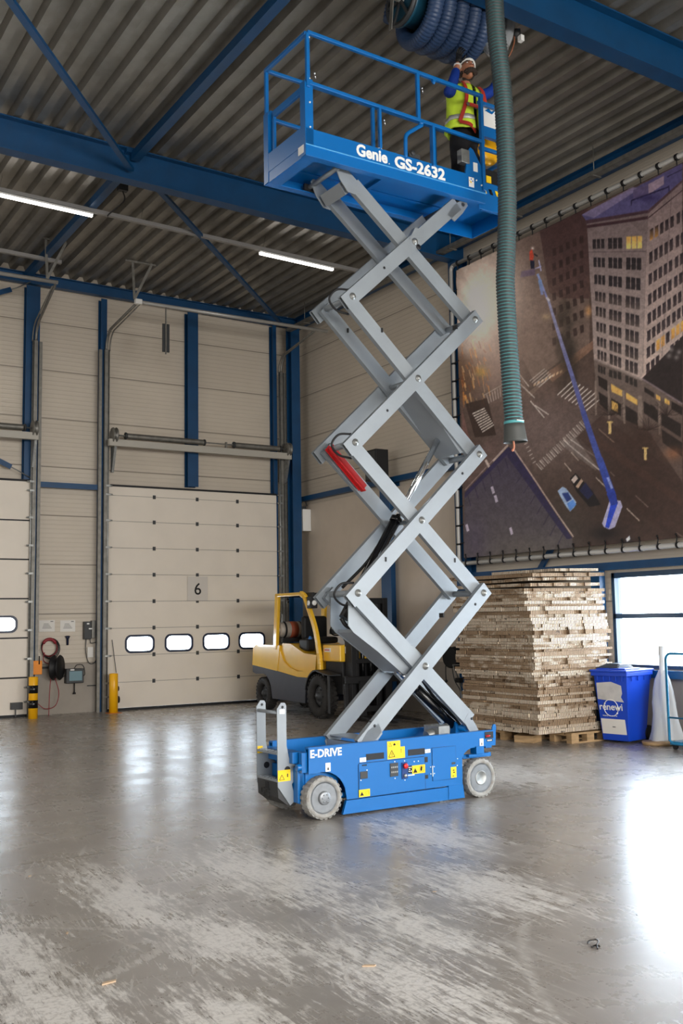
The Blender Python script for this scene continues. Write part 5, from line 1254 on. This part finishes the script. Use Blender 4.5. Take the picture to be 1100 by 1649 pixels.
card = cardboard()
SX0, SX1, SY0, SY1 = 9.80, 11.18, 10.62, 12.30
rs = random.Random(5)
def sheet(z, th, off, tilt, label, low, n_teeth=9):
    x0, x1 = SX0+off[0], SX1+off[1]; y0, y1 = SY0+off[2], SY1+off[3]
    pts = []
    def edge(a, b_, nrm, n_):
        for i in range(n_):
            j = rs.choice((0,0,0,.012,.03,.05)) if rs.random() < .55 else 0
            for t in (i/n_, (i+.999)/n_):
                pts.append((a[0]+(b_[0]-a[0])*t+nrm[0]*j, a[1]+(b_[1]-a[1])*t+nrm[1]*j))
    edge((x0,y0),(x1,y0),(0,1),n_teeth); edge((x1,y0),(x1,y1),(-1,0),2); edge((x1,y1),(x0,y1),(0,-1),2); edge((x0,y1),(x0,y0),(1,0),n_teeth)
    cx, cy = (x0+x1)/2, (y0+y1)/2
    b = MB(); b.prism([(p_[0]-cx,p_[1]-cy,0) for p_ in pts], (0,0,1), th)
    o = b.build('cardboard_sheet', card); o.location = (cx, cy, z); o.rotation_euler = tilt
    tag(o, label, 'cardboard', 'flat cardboard sheets in the tall stack'); return o
z = .165; i = 0; NL = 44
ones = ['first','second','third','fourth','fifth','sixth','seventh','eighth','ninth','tenth','eleventh','twelfth','thirteenth','fourteenth','fifteenth','sixteenth','seventeenth','eighteenth','nineteenth']
def ordw(n):
    if n < 20: return ones[n-1]
    t_ = {2:'twent',3:'thirt',4:'fort',5:'fift'}[n//10]
    return t_+('ieth' if n%10 == 0 else 'y-'+ones[n%10-1])
while z < 2.16:
    th = rs.choice((.034,.045,.045,.052,.060))
    low = z < .88
    dx = -.02+.05*rs.random(); dxr = rs.uniform(-.06,.05); dy = rs.uniform(-.02,.03); dyb = rs.uniform(-.05,.06)
    if low: dxr -= .27
    else: dx -= .06; dxr += .04
    if .84 < z < .92: dx += .06; dy += .05
    if z > 1.85: dy += .05; dx -= .05
    if i in (0, 1): dxr += .12
    sheet(z, th-.003, (dx, dxr, dy, dyb), (0,0,rs.uniform(-.012,.012)), 'brown honeycomb cardboard sheet, %s from the bottom of the tall stack' % ordw(i+1), low)
    z += th; i += 1
z += .035
for k_, (off, tl, th, lb) in enumerate((((-.12,-.10,.0,.1), (.008,-.012,.03), .045, 'cardboard sheet lying slightly turned, fourth from the top of the tall stack'), ((-.02,-.25,.02,-.1), (-.008,-.012,-.05), .04, 'cardboard sheet, third from the top of the tall stack'), ((-.1,-.05,-.05,.1), (.004,-.016,.02), .05, 'long cardboard sheet just under the top one, sticking out to the right'), ((.35,-.12,.0,-.4), (.0,-.016,.06), .04, 'short cardboard sheet on the very top of the tall stack'))):
    sheet(z, th, off, tl, lb, False); z += th+.024
def pallet(x0, y0, lx, ly, label):
    t = thing('pallet', label, 'pallet', (x0, y0, 0))
    for yy in (0, ly/2-.05, ly-.1): MB().box(0,lx,yy,yy+.1,0,.02).build('bottom_board', M['wood'], t)
    for xx in (0, lx/2-.07, lx-.14):
        for yy in (0, ly/2-.05, ly-.1): MB().box(xx,xx+.14,yy,yy+.1,.02,.10).build('block', M['wood'], t)
        MB().box(xx,xx+.14,0,ly,.10,.12).build('stringer', M['wood'], t)
    for k_ in range(5): MB().box(0,lx,k_*(ly-.12)/4,k_*(ly-.12)/4+.12,.12,.145).build('top_board', M['wood'], t)
pallet(10.40, 10.62, .74, .78, 'wooden pallet under the right side of the cardboard stack')
pallet(9.98, 11.55, .9, .70, 'wooden pallet under the back of the cardboard stack')
b = MB(); b.prism([(10.02,11.0,.0),(10.30,11.12,.0),(10.30,11.12,.12),(10.02,11.0,.10)], (-.3,.95,0), .30)
tag(b.build('wood_block', M['wood'], bevel=.01), 'loose wooden block lying under the front corner of the cardboard stack', 'block')
# ------------------------------------------------------------ bin
bt = thing('wheelie_bin', 'blue wheelie bin with white lettering, between the cardboard stack and the window', 'bin', (11.0, 10.12, 0), math.radians(10))
def frustum(b, lo, hi, z0, z1, mi=0):
    x0,x1,y0,y1 = lo; a0,a1,c0,c1 = hi
    vs = [(x0,y0,z0),(x1,y0,z0),(x1,y1,z0),(x0,y1,z0),(a0,c0,z1),(a1,c0,z1),(a1,c1,z1),(a0,c1,z1)]
    return b.add(vs, [(0,3,2,1),(4,5,6,7),(0,1,5,4),(1,2,6,5),(2,3,7,6),(3,0,4,7)], mi)
b = MB(); frustum(b, (0,.44,0,.42), (-.09,.54,-.06,.48), .03, .98); b.box(-.12,.56,-.08,.50,.93,.985)
for yy in (0,.1,.2,.3,.4): b.box(-.112,-.095,yy,yy+.012,.86,.93)
for xx in (.02,.18,.34,.5): b.box(xx,xx+.012,-.078,-.06,.86,.93)
b.build('bin_body', M['binblue'], bt, bevel=.012)
MB().box(-.14,.58,-.09,.51,.985,1.015).box(-.06,.35,-.02,.45,1.015,1.035).box(.54,.62,.0,.42,.96,1.0).build('lid', M['binblue'], bt, bevel=.008)
for yy in (-.02, .40): MB().lathe((.52,yy,.11),(0,1,0),[(0,.04),(0,.09),(.01,.108),(.05,.108),(.06,.09),(.06,.0)],24).build('wheel', M['black'], bt)
MB().tube((.52,0,.11),(.52,.42,.11),.012).box(.40,.54,.08,.34,.05,.2).build('axle', M['darkgrey'], bt)
fn = Vector((-1,0,-.095)).normalized(); fu = Vector((-.095,0,1)).normalized()
def onf(y, z): return Vector((-.0947*(z-.03), y, z))+Vector((-.004,0,0))
def fplate(pts, m, name, th=.002): 
    return MB().prism([onf(y,z) for y,z in pts], (-1,0,0), th).build(name, m, bt)
fplate([(.44,.60),(.44,.83),(.20,.85),(.04,.80),(.035,.69),(.06,.64),(.02,.57)], mat('worn_label', S(196,194,192), .6, 0, .4, .1, 8), 'worn_label')
pl_ = fplate([(.41,.12),(.42,.33),(.03,.33),(.02,.12)], M['paper'], 'white_label')
fplate([(.24,.215),(.24,.225),(.19,.225),(.19,.215)], M['darkgrey'], 'label_print', .003)
text('lettering', 'renewi', .135, M['white'], onf(.43,.455)+Vector((-.001,0,0)), (0,-1,0), fu, bt, bold=.002, ext=.001, xs=1.02)
text('lettering', 'waste no more', .032, M['white'], onf(.385,.365)+Vector((-.001,0,0)), (0,-1,0), fu, bt, ext=.001, xs=1.2)
b = MB()
for a0, a1 in ((-.5,2.6),(2.75,5.6)):
    b.path([onf(.235-.115*math.cos(a), .485+.115*math.sin(a))+Vector((-.003,0,0)) for a in [a0+(a1-a0)*i/20 for i in range(21)]], .0055, 6)
for a in (2.62, 5.62): p_ = onf(.235-.115*math.cos(a), .485+.115*math.sin(a)); b.ball(p_, .016, sx=.3, n=6)
b.build('arrow_ring', M['white'], bt)
t = thing('folded_bag', 'dark folded plastic bag lying on the lid of the blue bin', 'bag', (11.01, 10.23, 1.055), math.radians(10))
b = MB()
for k_ in range(6): b.box(-.02+.01*k_,.36-.02*k_,.02+.03*(k_%2),.36-.02*k_,-.017+.010*k_,-.008+.010*k_)
b.build('folds', mat('grey_bag', S(70,80,92), .35), t, bevel=.003)
# ------------------------------------------------------------ film roll on its stand
film = bpy.data.materials.new('translucent_film'); film.use_nodes = True; fb = film.node_tree.nodes['Principled BSDF']
fb.inputs['Base Color'].default_value = (.86,.9,.93,1); fb.inputs['Roughness'].default_value = .3; fb.inputs['Transmission Weight'].default_value = .45; fb.inputs['IOR'].default_value = 1.1
fr_ = thing('film_roll', 'tall roll of translucent white plastic film standing on a wooden disc below the window', 'film roll', (11.38, 9.80, 0))
b = MB().lathe((0,0,.045),(0,0,1),[(0,.10),(.4,.085),(.75,.06),(.90,.045),(1.30,.044),(1.30,.034),(.9,.034)],24); b.build('roll', mat('film_white', S(226,230,234), .4), fr_)
b = MB(); n_ = 36; o0 = 0
rows = [(.02,.30),(.15,.25),(.35,.21),(.55,.20),(.70,.17),(.85,.13),(.98,.06)]
for z, r in rows:
    for i in range(n_):
        a = 2*math.pi*i/n_; rr = r*(1+.16*math.sin(3*a+z*2)+.12*math.sin(7*a+z*5)); b.v.append((rr*math.cos(a)*.5-.0, rr*math.sin(a)*.9-.02*(1-z), z+.05*math.sin(2*a)*(1-z)*.5))
for k_ in range(len(rows)-1):
    for i in range(n_):
        if 0 < i < 0: continue
        b.f.append((k_*n_+i, k_*n_+(i+1)%n_, (k_+1)*n_+(i+1)%n_, (k_+1)*n_+i)); b.m.append(0); b.sm.append(True)
o = b.build('draped_film', film, fr_); o.location.z = .03
MB().lathe((-.12,.02,0),(0,0,1),[(0,.22),(.035,.23),(.045,.22),(.045,0)],28).build('wooden_disc', M['wood'], fr_)
# trolley
tb = mat('trolley_blue', S(28,120,165), .3)
tr = thing('push_trolley', 'blue tubular trolley standing at the right edge in front of the window', 'trolley', (10.95, 9.35, 0))
MB().path([(0,-1.0,.08),(0,-.04,.08)]+[(0,.02,.12)]+[(0,.02,1.18)]+arc((0,-.06,1.18),.08,0,R90,5,(0,1,0),(0,0,1))+[(0,-1.0,1.26)], .018, 10).build('frame', tb, tr)
MB().tube((0,.02,.42),(0,-1,.42),.012).tube((0,0,.08),(.5,0,.08),.018).box(0,.5,-1,0,.09,.11).tube((.5,.02,.08),(.5,-1,.08),.018).build('crossbar', tb, tr)
for x_, y_ in ((.05,-.03),(.45,-.03)): MB().lathe((x_-.012,y_,.04),(1,0,0),[(0,.04),(.025,.04),(.025,0)],14).build('castor', M['black'], tr)
# hand reel and folding stand beside the banner column
t = thing('hose_reel', 'black hose reel on the blue column left of the cardboard stack', 'hose reel', (XR-.12, 14.42, 1.08))
MB().lathe((-.08,.08,0),(1,.15,0),[(0,.17),(.02,.19),(.04,.15),(.12,.15),(.14,.19),(.16,.18),(.16,0)],28).build('drum', M['black'], t)
MB().path(spline([(-.05,.22,-.02),(-.05,.24,-.25),(-.06,.22,-.4)]), .010, 6).ball((-.06,.22,-.42),.03,n=8).path(spline([(-.03,.08,-.17),(-.04,.0,-.4),(-.03,-.12,-.55),(-.03,-.15,-.62)]), .009, 6).build('cord', M['darkgrey'], t)
t = thing('folding_stand', 'thin metal stand leaning on the blue column beside the cardboard stack', 'stand', (XR-.30, 14.1, 0))
MB().path([(0,-.35,.98),(0,.18,.96),(0,.02,.70)], .012, 6).path([(0,.0,.68),(0,-.08,.15)], .012, 6).path([(0,.0,.68),(0,-.30,.35)], .012, 6).build('tubes', M['galv'], t)
MB().box(-.04,.04,-.04,.08,.66,.74).build('clamp', M['black'], t)
MB().box(-.03,.05,-.33,-.12,.02,.22).build('base', M['steelblue'], t); MB().box(-.05,.0,-.33,-.20,.24,.34).build('red_box', M['red'], t); MB().box(-.04,.0,-.30,-.12,.42,.54).build('white_tag', M['white'], t)
# loudspeaker, electric box
t = thing('loudspeaker', 'tall black loudspeaker mounted high on the short blue column of the right wall', 'loudspeaker', (XR-.16, 16.72, 4.52))
MB().box(-.16,.14,-.20,.20,0,.62).build('cabinet', M['black'], t, bevel=.01); MB().box(-.17,-.16,-.17,.17,.03,.59).build('grille', M['darkgrey'], t)
t = thing('junction_box', 'white electric box on the right wall below the blue rail near the far corner', 'box', (WX-.2, 20.27, 3.80))
MB().box(-.06,.15,-.26,.26,0,.50).build('case', M['white'], t, bevel=.01); MB().box(-.02,.12,-.1,.1,.5,.58).path(spline([(.05,.0,.56),(.0,-.08,.66),(.08,-.12,.70),(.1,-.16,.58)]),.014,6).build('conduit', M['darkgrey'], t)
# ------------------------------------------------------------ bollards
t = thing('bollard', 'yellow bollard with two black bands beside the left door', 'bollard', (5.45, 19.9, 0))
MB().lathe((0,0,0),(0,0,1),[(0,.088),(.78,.088),(.79,.08),(.79,0)],32).build('post', M['yellow'], t)
for z in (.20,.48): MB().lathe((0,0,z),(0,0,1),[(0,.0895),(.15,.0895)],32).build('black_band', M['blackgloss'], t)
t = thing('bollard', 'plain yellow bollard at the left edge of door six', 'bollard', (7.07, 19.98, 0))
MB().lathe((0,0,0),(0,0,1),[(0,.088),(.77,.088),(.785,.075),(.785,0)],32).build('post', M['yellow'], t); MB().box(-.14,.14,-.12,.1,0,.008).build('foot_plate', mat('orange_rust', S(190,110,40), .6), t)
t = thing('door_buffer', 'small black roller buffers on the door beside the plain yellow bollard', 'buffer', (7.20, YB-.06, 0))
MB().box(.0,.06,-.02,.05,.12,.52).lathe((.05,-.05,.46),(1,0,0),[(0,.05),(.03,.05)],12).lathe((.05,-.05,.24),(1,0,0),[(0,.07),(.04,.07)],12).build('rollers', M['black'], t)
t = thing('floor_sensor', 'small dark grey box at the foot of the left door beside the striped bollard', 'box', (5.24, YB-.06, .16)); MB().box(-.1,.12,-.04,.05,0,.13).box(-.02,0,-.02,.0,-.14,0).build('case', M['darkgrey'], t)
# ------------------------------------------------------------ things on the wall between the doors
Wy = WY-.005
def wallthing(name, lb, cat, x, z, g=None): return thing(name, lb, cat, (x, Wy, z), group=g)
for nm, px0, px1, lb in (('paper_sheet', 63, 88, 'laminated white paper above the black hose reel'), ('paper_sheet', 97, 121, 'white paper with printed lines between the doors, right of the laminated one')):
    a = atY(px0, 999, Wy); c = atY(px1, 1017, Wy); t = wallthing(nm, lb, 'paper', a[0], c[1])
    w_, h_ = c[0]-a[0], a[1]-c[1]; MB().box(0,w_,-.004,.0,0,h_).build('sheet', M['paper'], t, bevel=.001)
    b = MB()
    for k_ in range(4): b.box(w_*.2+.01*k_,w_*.8-.02*k_,-.006,-.004,h_*(.3+.12*k_),h_*(.3+.12*k_)+.008)
    b.box(w_*.72,w_*.9,-.006,-.004,h_*.86,h_*.92); b.build('print', M['darkgrey'], t)
t = wallthing('door_control_box', 'dark grey door control box with cable loops left of the door six track', 'box', 6.63, 1.47)
MB().box(0,.15,-.12,0,0,.36).build('case', M['darkgrey'], t, bevel=.01); MB().box(.16,.24,-.10,0,.02,.38).build('heat_sink', M['galvdark'], t, bevel=.004)
MB().box(.05,.10,-.124,-.12,.30,.33).box(.09,.16,-.125,-.12,.20,.225).build('label', M['white'], t)
MB().path(spline([(.06,-.05,0),(.05,-.06,-.25),(.12,-.06,-.48),(.25,-.06,-.46),(.30,-.06,-.2),(.27,-.05,.05)]), .009, 6).path(spline([(.14,-.05,0),(.16,-.06,-.08),(.28,-.06,-.06)]), .008, 6).build('cable', M['darkgrey'], t)
t = wallthing('notice_card', 'small white card hanging in the cable loop under the control box', 'card', 6.72, 1.10); MB().box(0,.12,-.05,-.04,0,.21).build('card', M['paper'], t)
t = wallthing('torch', 'dark blue torch hanging on the wall under the printed paper', 'torch', 6.31, 1.36)
MB().lathe((0,-.04,.0),(0,0,1),[(0,.022),(.13,.024),(.14,.038),(.19,.038),(.19,0)],14).build('body', mat('torch_blue', S(24,32,60), .4), t); MB().box(-.05,.05,-.06,0,.165,.18).build('clip', M['black'], t)
t = wallthing('air_hose_coil', 'coil of dark red and black hose hanging from a red hook between the doors', 'hose', 5.93, 1.33)
b = MB()
for k_ in range(4): b.path([(.155*math.cos(a)*(1+.05*k_)+.01*k_, -.06-.012*k_, .17*math.sin(a)*(1+.07*k_)-.01*k_) for a in [i*math.pi/12 for i in range(24)]], .0085, 6, closed=True)
b.build('black_hose', M['black'], t)
MB().path([(.15*math.cos(a), -.10, .16*math.sin(a)-.02) for a in [i*math.pi/12 for i in range(24)]], .009, 6, closed=True).path(spline([(-.1,-.1,-.1),(-.12,-.1,-.25),(-.02,-.1,-.32),(.08,-.1,-.28)]), .009, 6).build('red_hose', M['redrope'], t)
b = MB(); b.path([(.13*math.cos(a), -.09, .13*math.sin(a)+.03) for a in [math.radians(20+i*14) for i in range(11)]], .032, 8); b.build('hook', M['redrope'], t)
t = wallthing('cable_reel', 'round black hose reel on the wall between the doors', 'hose reel', 6.03, .93)
MB().lathe((0,-.28,0),(.75,-.55,0),[(-.09,.10),(-.09,.235),(-.06,.25),(-.03,.18),(.03,.18),(.06,.25),(.08,.235),(.085,.0)],32).build('drum', M['black'], t)
MB().box(-.35,.0,-.10,-.06,-.02,.02).box(-.08,.02,-.12,0,-.06,.06).build('bracket', M['darkgrey'], t)
MB().path(spline([(-.10,-.25,-.05),(-.13,-.24,-.5),(-.14,-.24,-.95)]), .008, 6).path(spline([(-.03,-.25,-.2),(.06,-.22,-.5),(-.0,-.2,-.75),(-.2,-.2,-.80),(-.36,-.2,-.68)]), .008, 6).ball((-.14,-.24,-.97),.018,n=8).build('red_hose', M['redrope'], t)
t = thing('orange_box', 'small orange box on the wall post above the striped bollard', 'box', (5.55, YB-.03, .81)); MB().box(0,.18,-.05,0,0,.27).build('case', M['orange'], t, bevel=.008); MB().tube((.12,-.055,.2),(.12,-.055,.36),.012).build('antenna', M['black'], t)
t = wallthing('charger', 'grey charger box with a glassy display between the doors, right of the hose reel', 'charger', 6.27, .60)
MB().box(-.02,.34,-.18,0,0,.29).build('case', M['darkgrey'], t, bevel=.012); MB().box(.04,.30,-.186,-.18,.05,.24).build('display', mat('display_glass', S(120,150,160), .12), t); MB().box(.06,.14,-.187,-.18,.255,.28).build('label', M['white'], t)
MB().tube((.17,-.1,0),(.17,-.1,-.22),.012).lathe((.17,-.1,-.22),(0,0,1),[(0,.03),(.03,.03)],10).path(spline([(-.02,-.05,.24),(-.12,-.05,.20),(-.10,-.05,.1),(-.02,-.05,.15)]),.009,6).path(spline([(.18,-.05,.29),(.24,-.05,.36),(.36,-.05,.34),(.40,-.05,.18),(.36,-.05,.12)]),.008,6).build('cable', M['black'], t)
t = thing('small_hook', 'thin metal hook on the concrete plinth left of the door six track', 'hook', (6.72, WY-.05, .52)); MB().box(0,.25,-.03,0,0,.02).build('bar', M['darkgrey'], t)
MB_ = MB().beam((7.16, YB-.05, 1.45),(7.24, YB-.08, .78),.012,.012,(0,1,0)); tag(MB_.build('pull_cord', M['darkgrey']), 'thin dark cord hanging down behind the plain yellow bollard', 'cord')
# ------------------------------------------------------------ exhaust hose reel over the platform
hoseblue = mat('hose_dark_blue', S(44,66,100), .42, 0, .5); hoseteal = mat('hose_teal', S(92,172,176), .45); hosegrey = mat('hose_dark_grey', S(54,63,65), .5)
reel = thing('exhaust_hose_reel', 'large dark blue corrugated hose wound on a reel under the roof above the worker', 'hose reel', (6.90, 8.56, 8.56))
pitch = .172; turns = 5.3; n_ = int(turns*190); RR = .37; pts = []; rad = []
for i in range(n_+1):
    a = turns*2*math.pi*i/n_; pts.append((-.52+pitch*turns*i/n_, RR*math.cos(a), RR*math.sin(a))); rad.append(.094 if i%3 == 0 else (.085 if i%3 == 1 else .083))
MB().path(pts, rad, 14).build('wound_hose', hoseblue, reel)
MB().lathe((-.62,0,0),(1,0,0),[(0,.20),(0,.27),(.04,.28),(.05,.24),(1.10,.24),(1.12,.28),(1.15,.27),(1.15,.2)],36).build('drum', mat('drum_teal', S(26,74,96), .4), reel)
MB().lathe((-.66,0,0),(1,0,0),[(0,.27),(.02,.29),(.05,.28),(.05,.24),(0,.24),(0,.27)],36,caps=False).build('drum_rim', M['darkgrey'], reel)
for i in range(6): MB().beam((-.655,0,0),(-.655,.26*math.cos(i*1.047),.26*math.sin(i*1.047)),.03,.02,(1,0,0)).build('spoke', M['darkgrey'], reel)
MB().beam((-.76,.05,-.36),(-.74,-.02,.36),.012,.055,(0,1,0)).box(-.76,.8,-.03,.03,.30,.36).beam((.76,0,-.1),(.76,0,.36),.012,.06,(0,1,0)).build('hanger_arm', M['galvdark'], reel)
MB().tube((-.75,0,0),(.62,0,0),.03).build('axle', M['galv'], reel)
duct = thing('silver_duct', 'pale silver duct curving down from the roof to the right end of the hose reel', 'duct', (0, 0, 0))
dp = []
for x_, y_, Yd in ((812,-90,8.50),(818,-40,8.46),(822,10,8.42),(818,50,8.40),(808,76,8.40),(796,84,8.42),(784,70,8.50),(776,52,8.56)):
    X_, Z_ = atY(x_, y_, Yd); dp.append((X_, Yd, min(Z_, 8.95)))
MB().path(spline(dp), .075, 20).build('bend', mat('duct_silver', S(196,200,204), .22, .5), duct)
b = MB()
for k_ in (2, 4): 
    d_ = (Vector(dp[k_+1])-Vector(dp[k_-1])).normalized(); b.lathe(Vector(dp[k_])-d_*.012, d_, [(0,.076),(.0,.083),(.02,.083),(.02,.076)],24)
b.build('seam_ring', M['galv'], duct)
t = thing('duct_valve', 'small round valve on the side of the silver duct', 'valve', (dp[3][0]+.07, dp[3][1]-.03, dp[3][2]-.02)); MB().lathe((0,0,0),(1,-.6,-.1),[(0,.05),(.02,.055),(.06,.055),(.07,.03)],18).build('body', M['darkgrey'], t); MB().box(.02,.07,-.09,-.03,-.12,-.05).build('cap', M['white'], t); MB().path(spline([(0,0,-.03),(-.03,-.02,-.15),(-.08,.02,-.3),(-.12,.1,-.3)]), .007, 6).build('wire', mat('copper_wire', S(150,90,60), .5), t)
# hanging hose in front of the platform
HY = 7.62
cpts = [(795,-40),(796,0),(800,60),(808,130),(813,200),(816,280),(817,340),(815,420),(814,455),(817,520),(822,600),(826,660),(828,686)]
cp = []
for x_, y_ in cpts:
    X_, Z_ = atY(x_, y_, HY); cp.append((X_, HY, Z_))
sp = spline(cp, 40); 
L_ = [0]
for i in range(1, len(sp)): L_.append(L_[-1]+(sp[i]-sp[i-1]).length)
tot = L_[-1]; ns = int(tot/.0085); pts = []; j_ = 0
for i in range(ns+1):
    s_ = tot*i/ns
    while j_ < len(L_)-2 and L_[j_+1] < s_: j_ += 1
    f_ = (s_-L_[j_])/max(1e-9, L_[j_+1]-L_[j_]); pts.append(sp[j_].lerp(sp[j_+1], f_))
hh = thing('hanging_hose', 'long teal corrugated hose hanging in front of the platform end, with a grey nozzle', 'hose', (0,0,0))
rad = [(.098 if i%4 == 0 else .094 if i%4 == 1 else .087 if i%4 == 2 else .090) for i in range(len(pts))]
MB().path(pts, rad, 28, mf=lambda i: 0 if i%4 == 3 else 1).build('hose', [hoseteal, hosegrey], hh)
e = pts[-1]; dn = (pts[-1]-pts[-12]).normalized()
nz = mat('nozzle_rubber', S(74,76,74), .55)
MB().lathe(e-dn*.02, dn, [(0,.100),(0,.104),(.05,.106),(.16,.118),(.185,.122),(.185,.114),(.05,.096)], 32, caps=False).build('nozzle', nz, hh)
MB().lathe(e-dn*.05, dn, [(0,.101),(.03,.101)], 28).build('printed_sleeve', hoseteal, hh)
for k_ in range(5): MB().box(e.x-.055+.02*k_,e.x-.041+.02*k_,e.y-.107,e.y-.10,e.z+.034,e.z+.044).build('sleeve_print', M['white'], hh)
ec = e+dn*.16
MB().path(spline([ec+Vector((-.04,0,.08)),ec+Vector((-.02,0,-.04)),ec+Vector((-.035,0,-.09))]), .010, 6).ball(ec+Vector((-.04,0,-.09)), .014, n=8).build('cord', mat('cord_orange', S(190,120,90), .6), hh, label='orange cord')
# ------------------------------------------------------------ things lying on the floor
t = thing('plastic_strap', 'bent black plastic strap lying on the floor at lower right', 'strap', (4.2, 4.16, .004), .3)
MB().path(spline([(-.05,-.03,.0),(-.01,-.005,.008),(.03,.005,.012),(.05,.03,.015),(.02,.055,.01),(-.01,.05,.004)]), .004, 6).path(spline([(-.04,.01,.0),(-.01,-.0,.004),(.0,-.02,.0)]), .0045, 6).build('strap', M['blackgloss'], t)
chipm = mat('pale_wood_chip', S(182,156,128), .7)
def chip(x, y, s, a, lb, m=None):
    b = MB(); b.prism([(-s,-s*.25,0),(s*.7,-s*.35,0),(s,s*.1,0),(-s*.6,s*.3,0)], (0,0,1), s*.14); o = b.build('wood_chip', m or chipm, bevel=.001); o.location = (x,y,.001); o.rotation_euler = (0,0,a); tag(o, lb, 'wood chip')
chip(3.01, 4.605, .038, -.5, 'flat brown wood chip on the floor at the bottom middle'); chip(1.805, 5.145, .045, .2, 'brown wood chip on the floor at lower left')
x_, y_ = [v for v in (2.05, 6.6)]
for px_, py_, s, lb in ((108,1503,.02,'tiny wood crumb on the floor left of the middle'),(48,1411,.02,'small pale crumb on the floor at the left edge'),(924,1458,.012,'dark speck on the floor right of the middle'),(1025,1473,.014,'dark speck on the floor near the right edge'),(361,1289,.014,'dark speck on the floor in front of the left door'),(700,1436,.014,'pale crumb on the floor below the lift'),(1000,1216,.02,'small dark crumb on the floor in front of the film roll')):
    d = ray(px_, py_); tt = -CH/d.z; chip(tt*d.x, tt*d.y, s, px_, lb, M['darkgrey'] if 'dark' in lb else None)
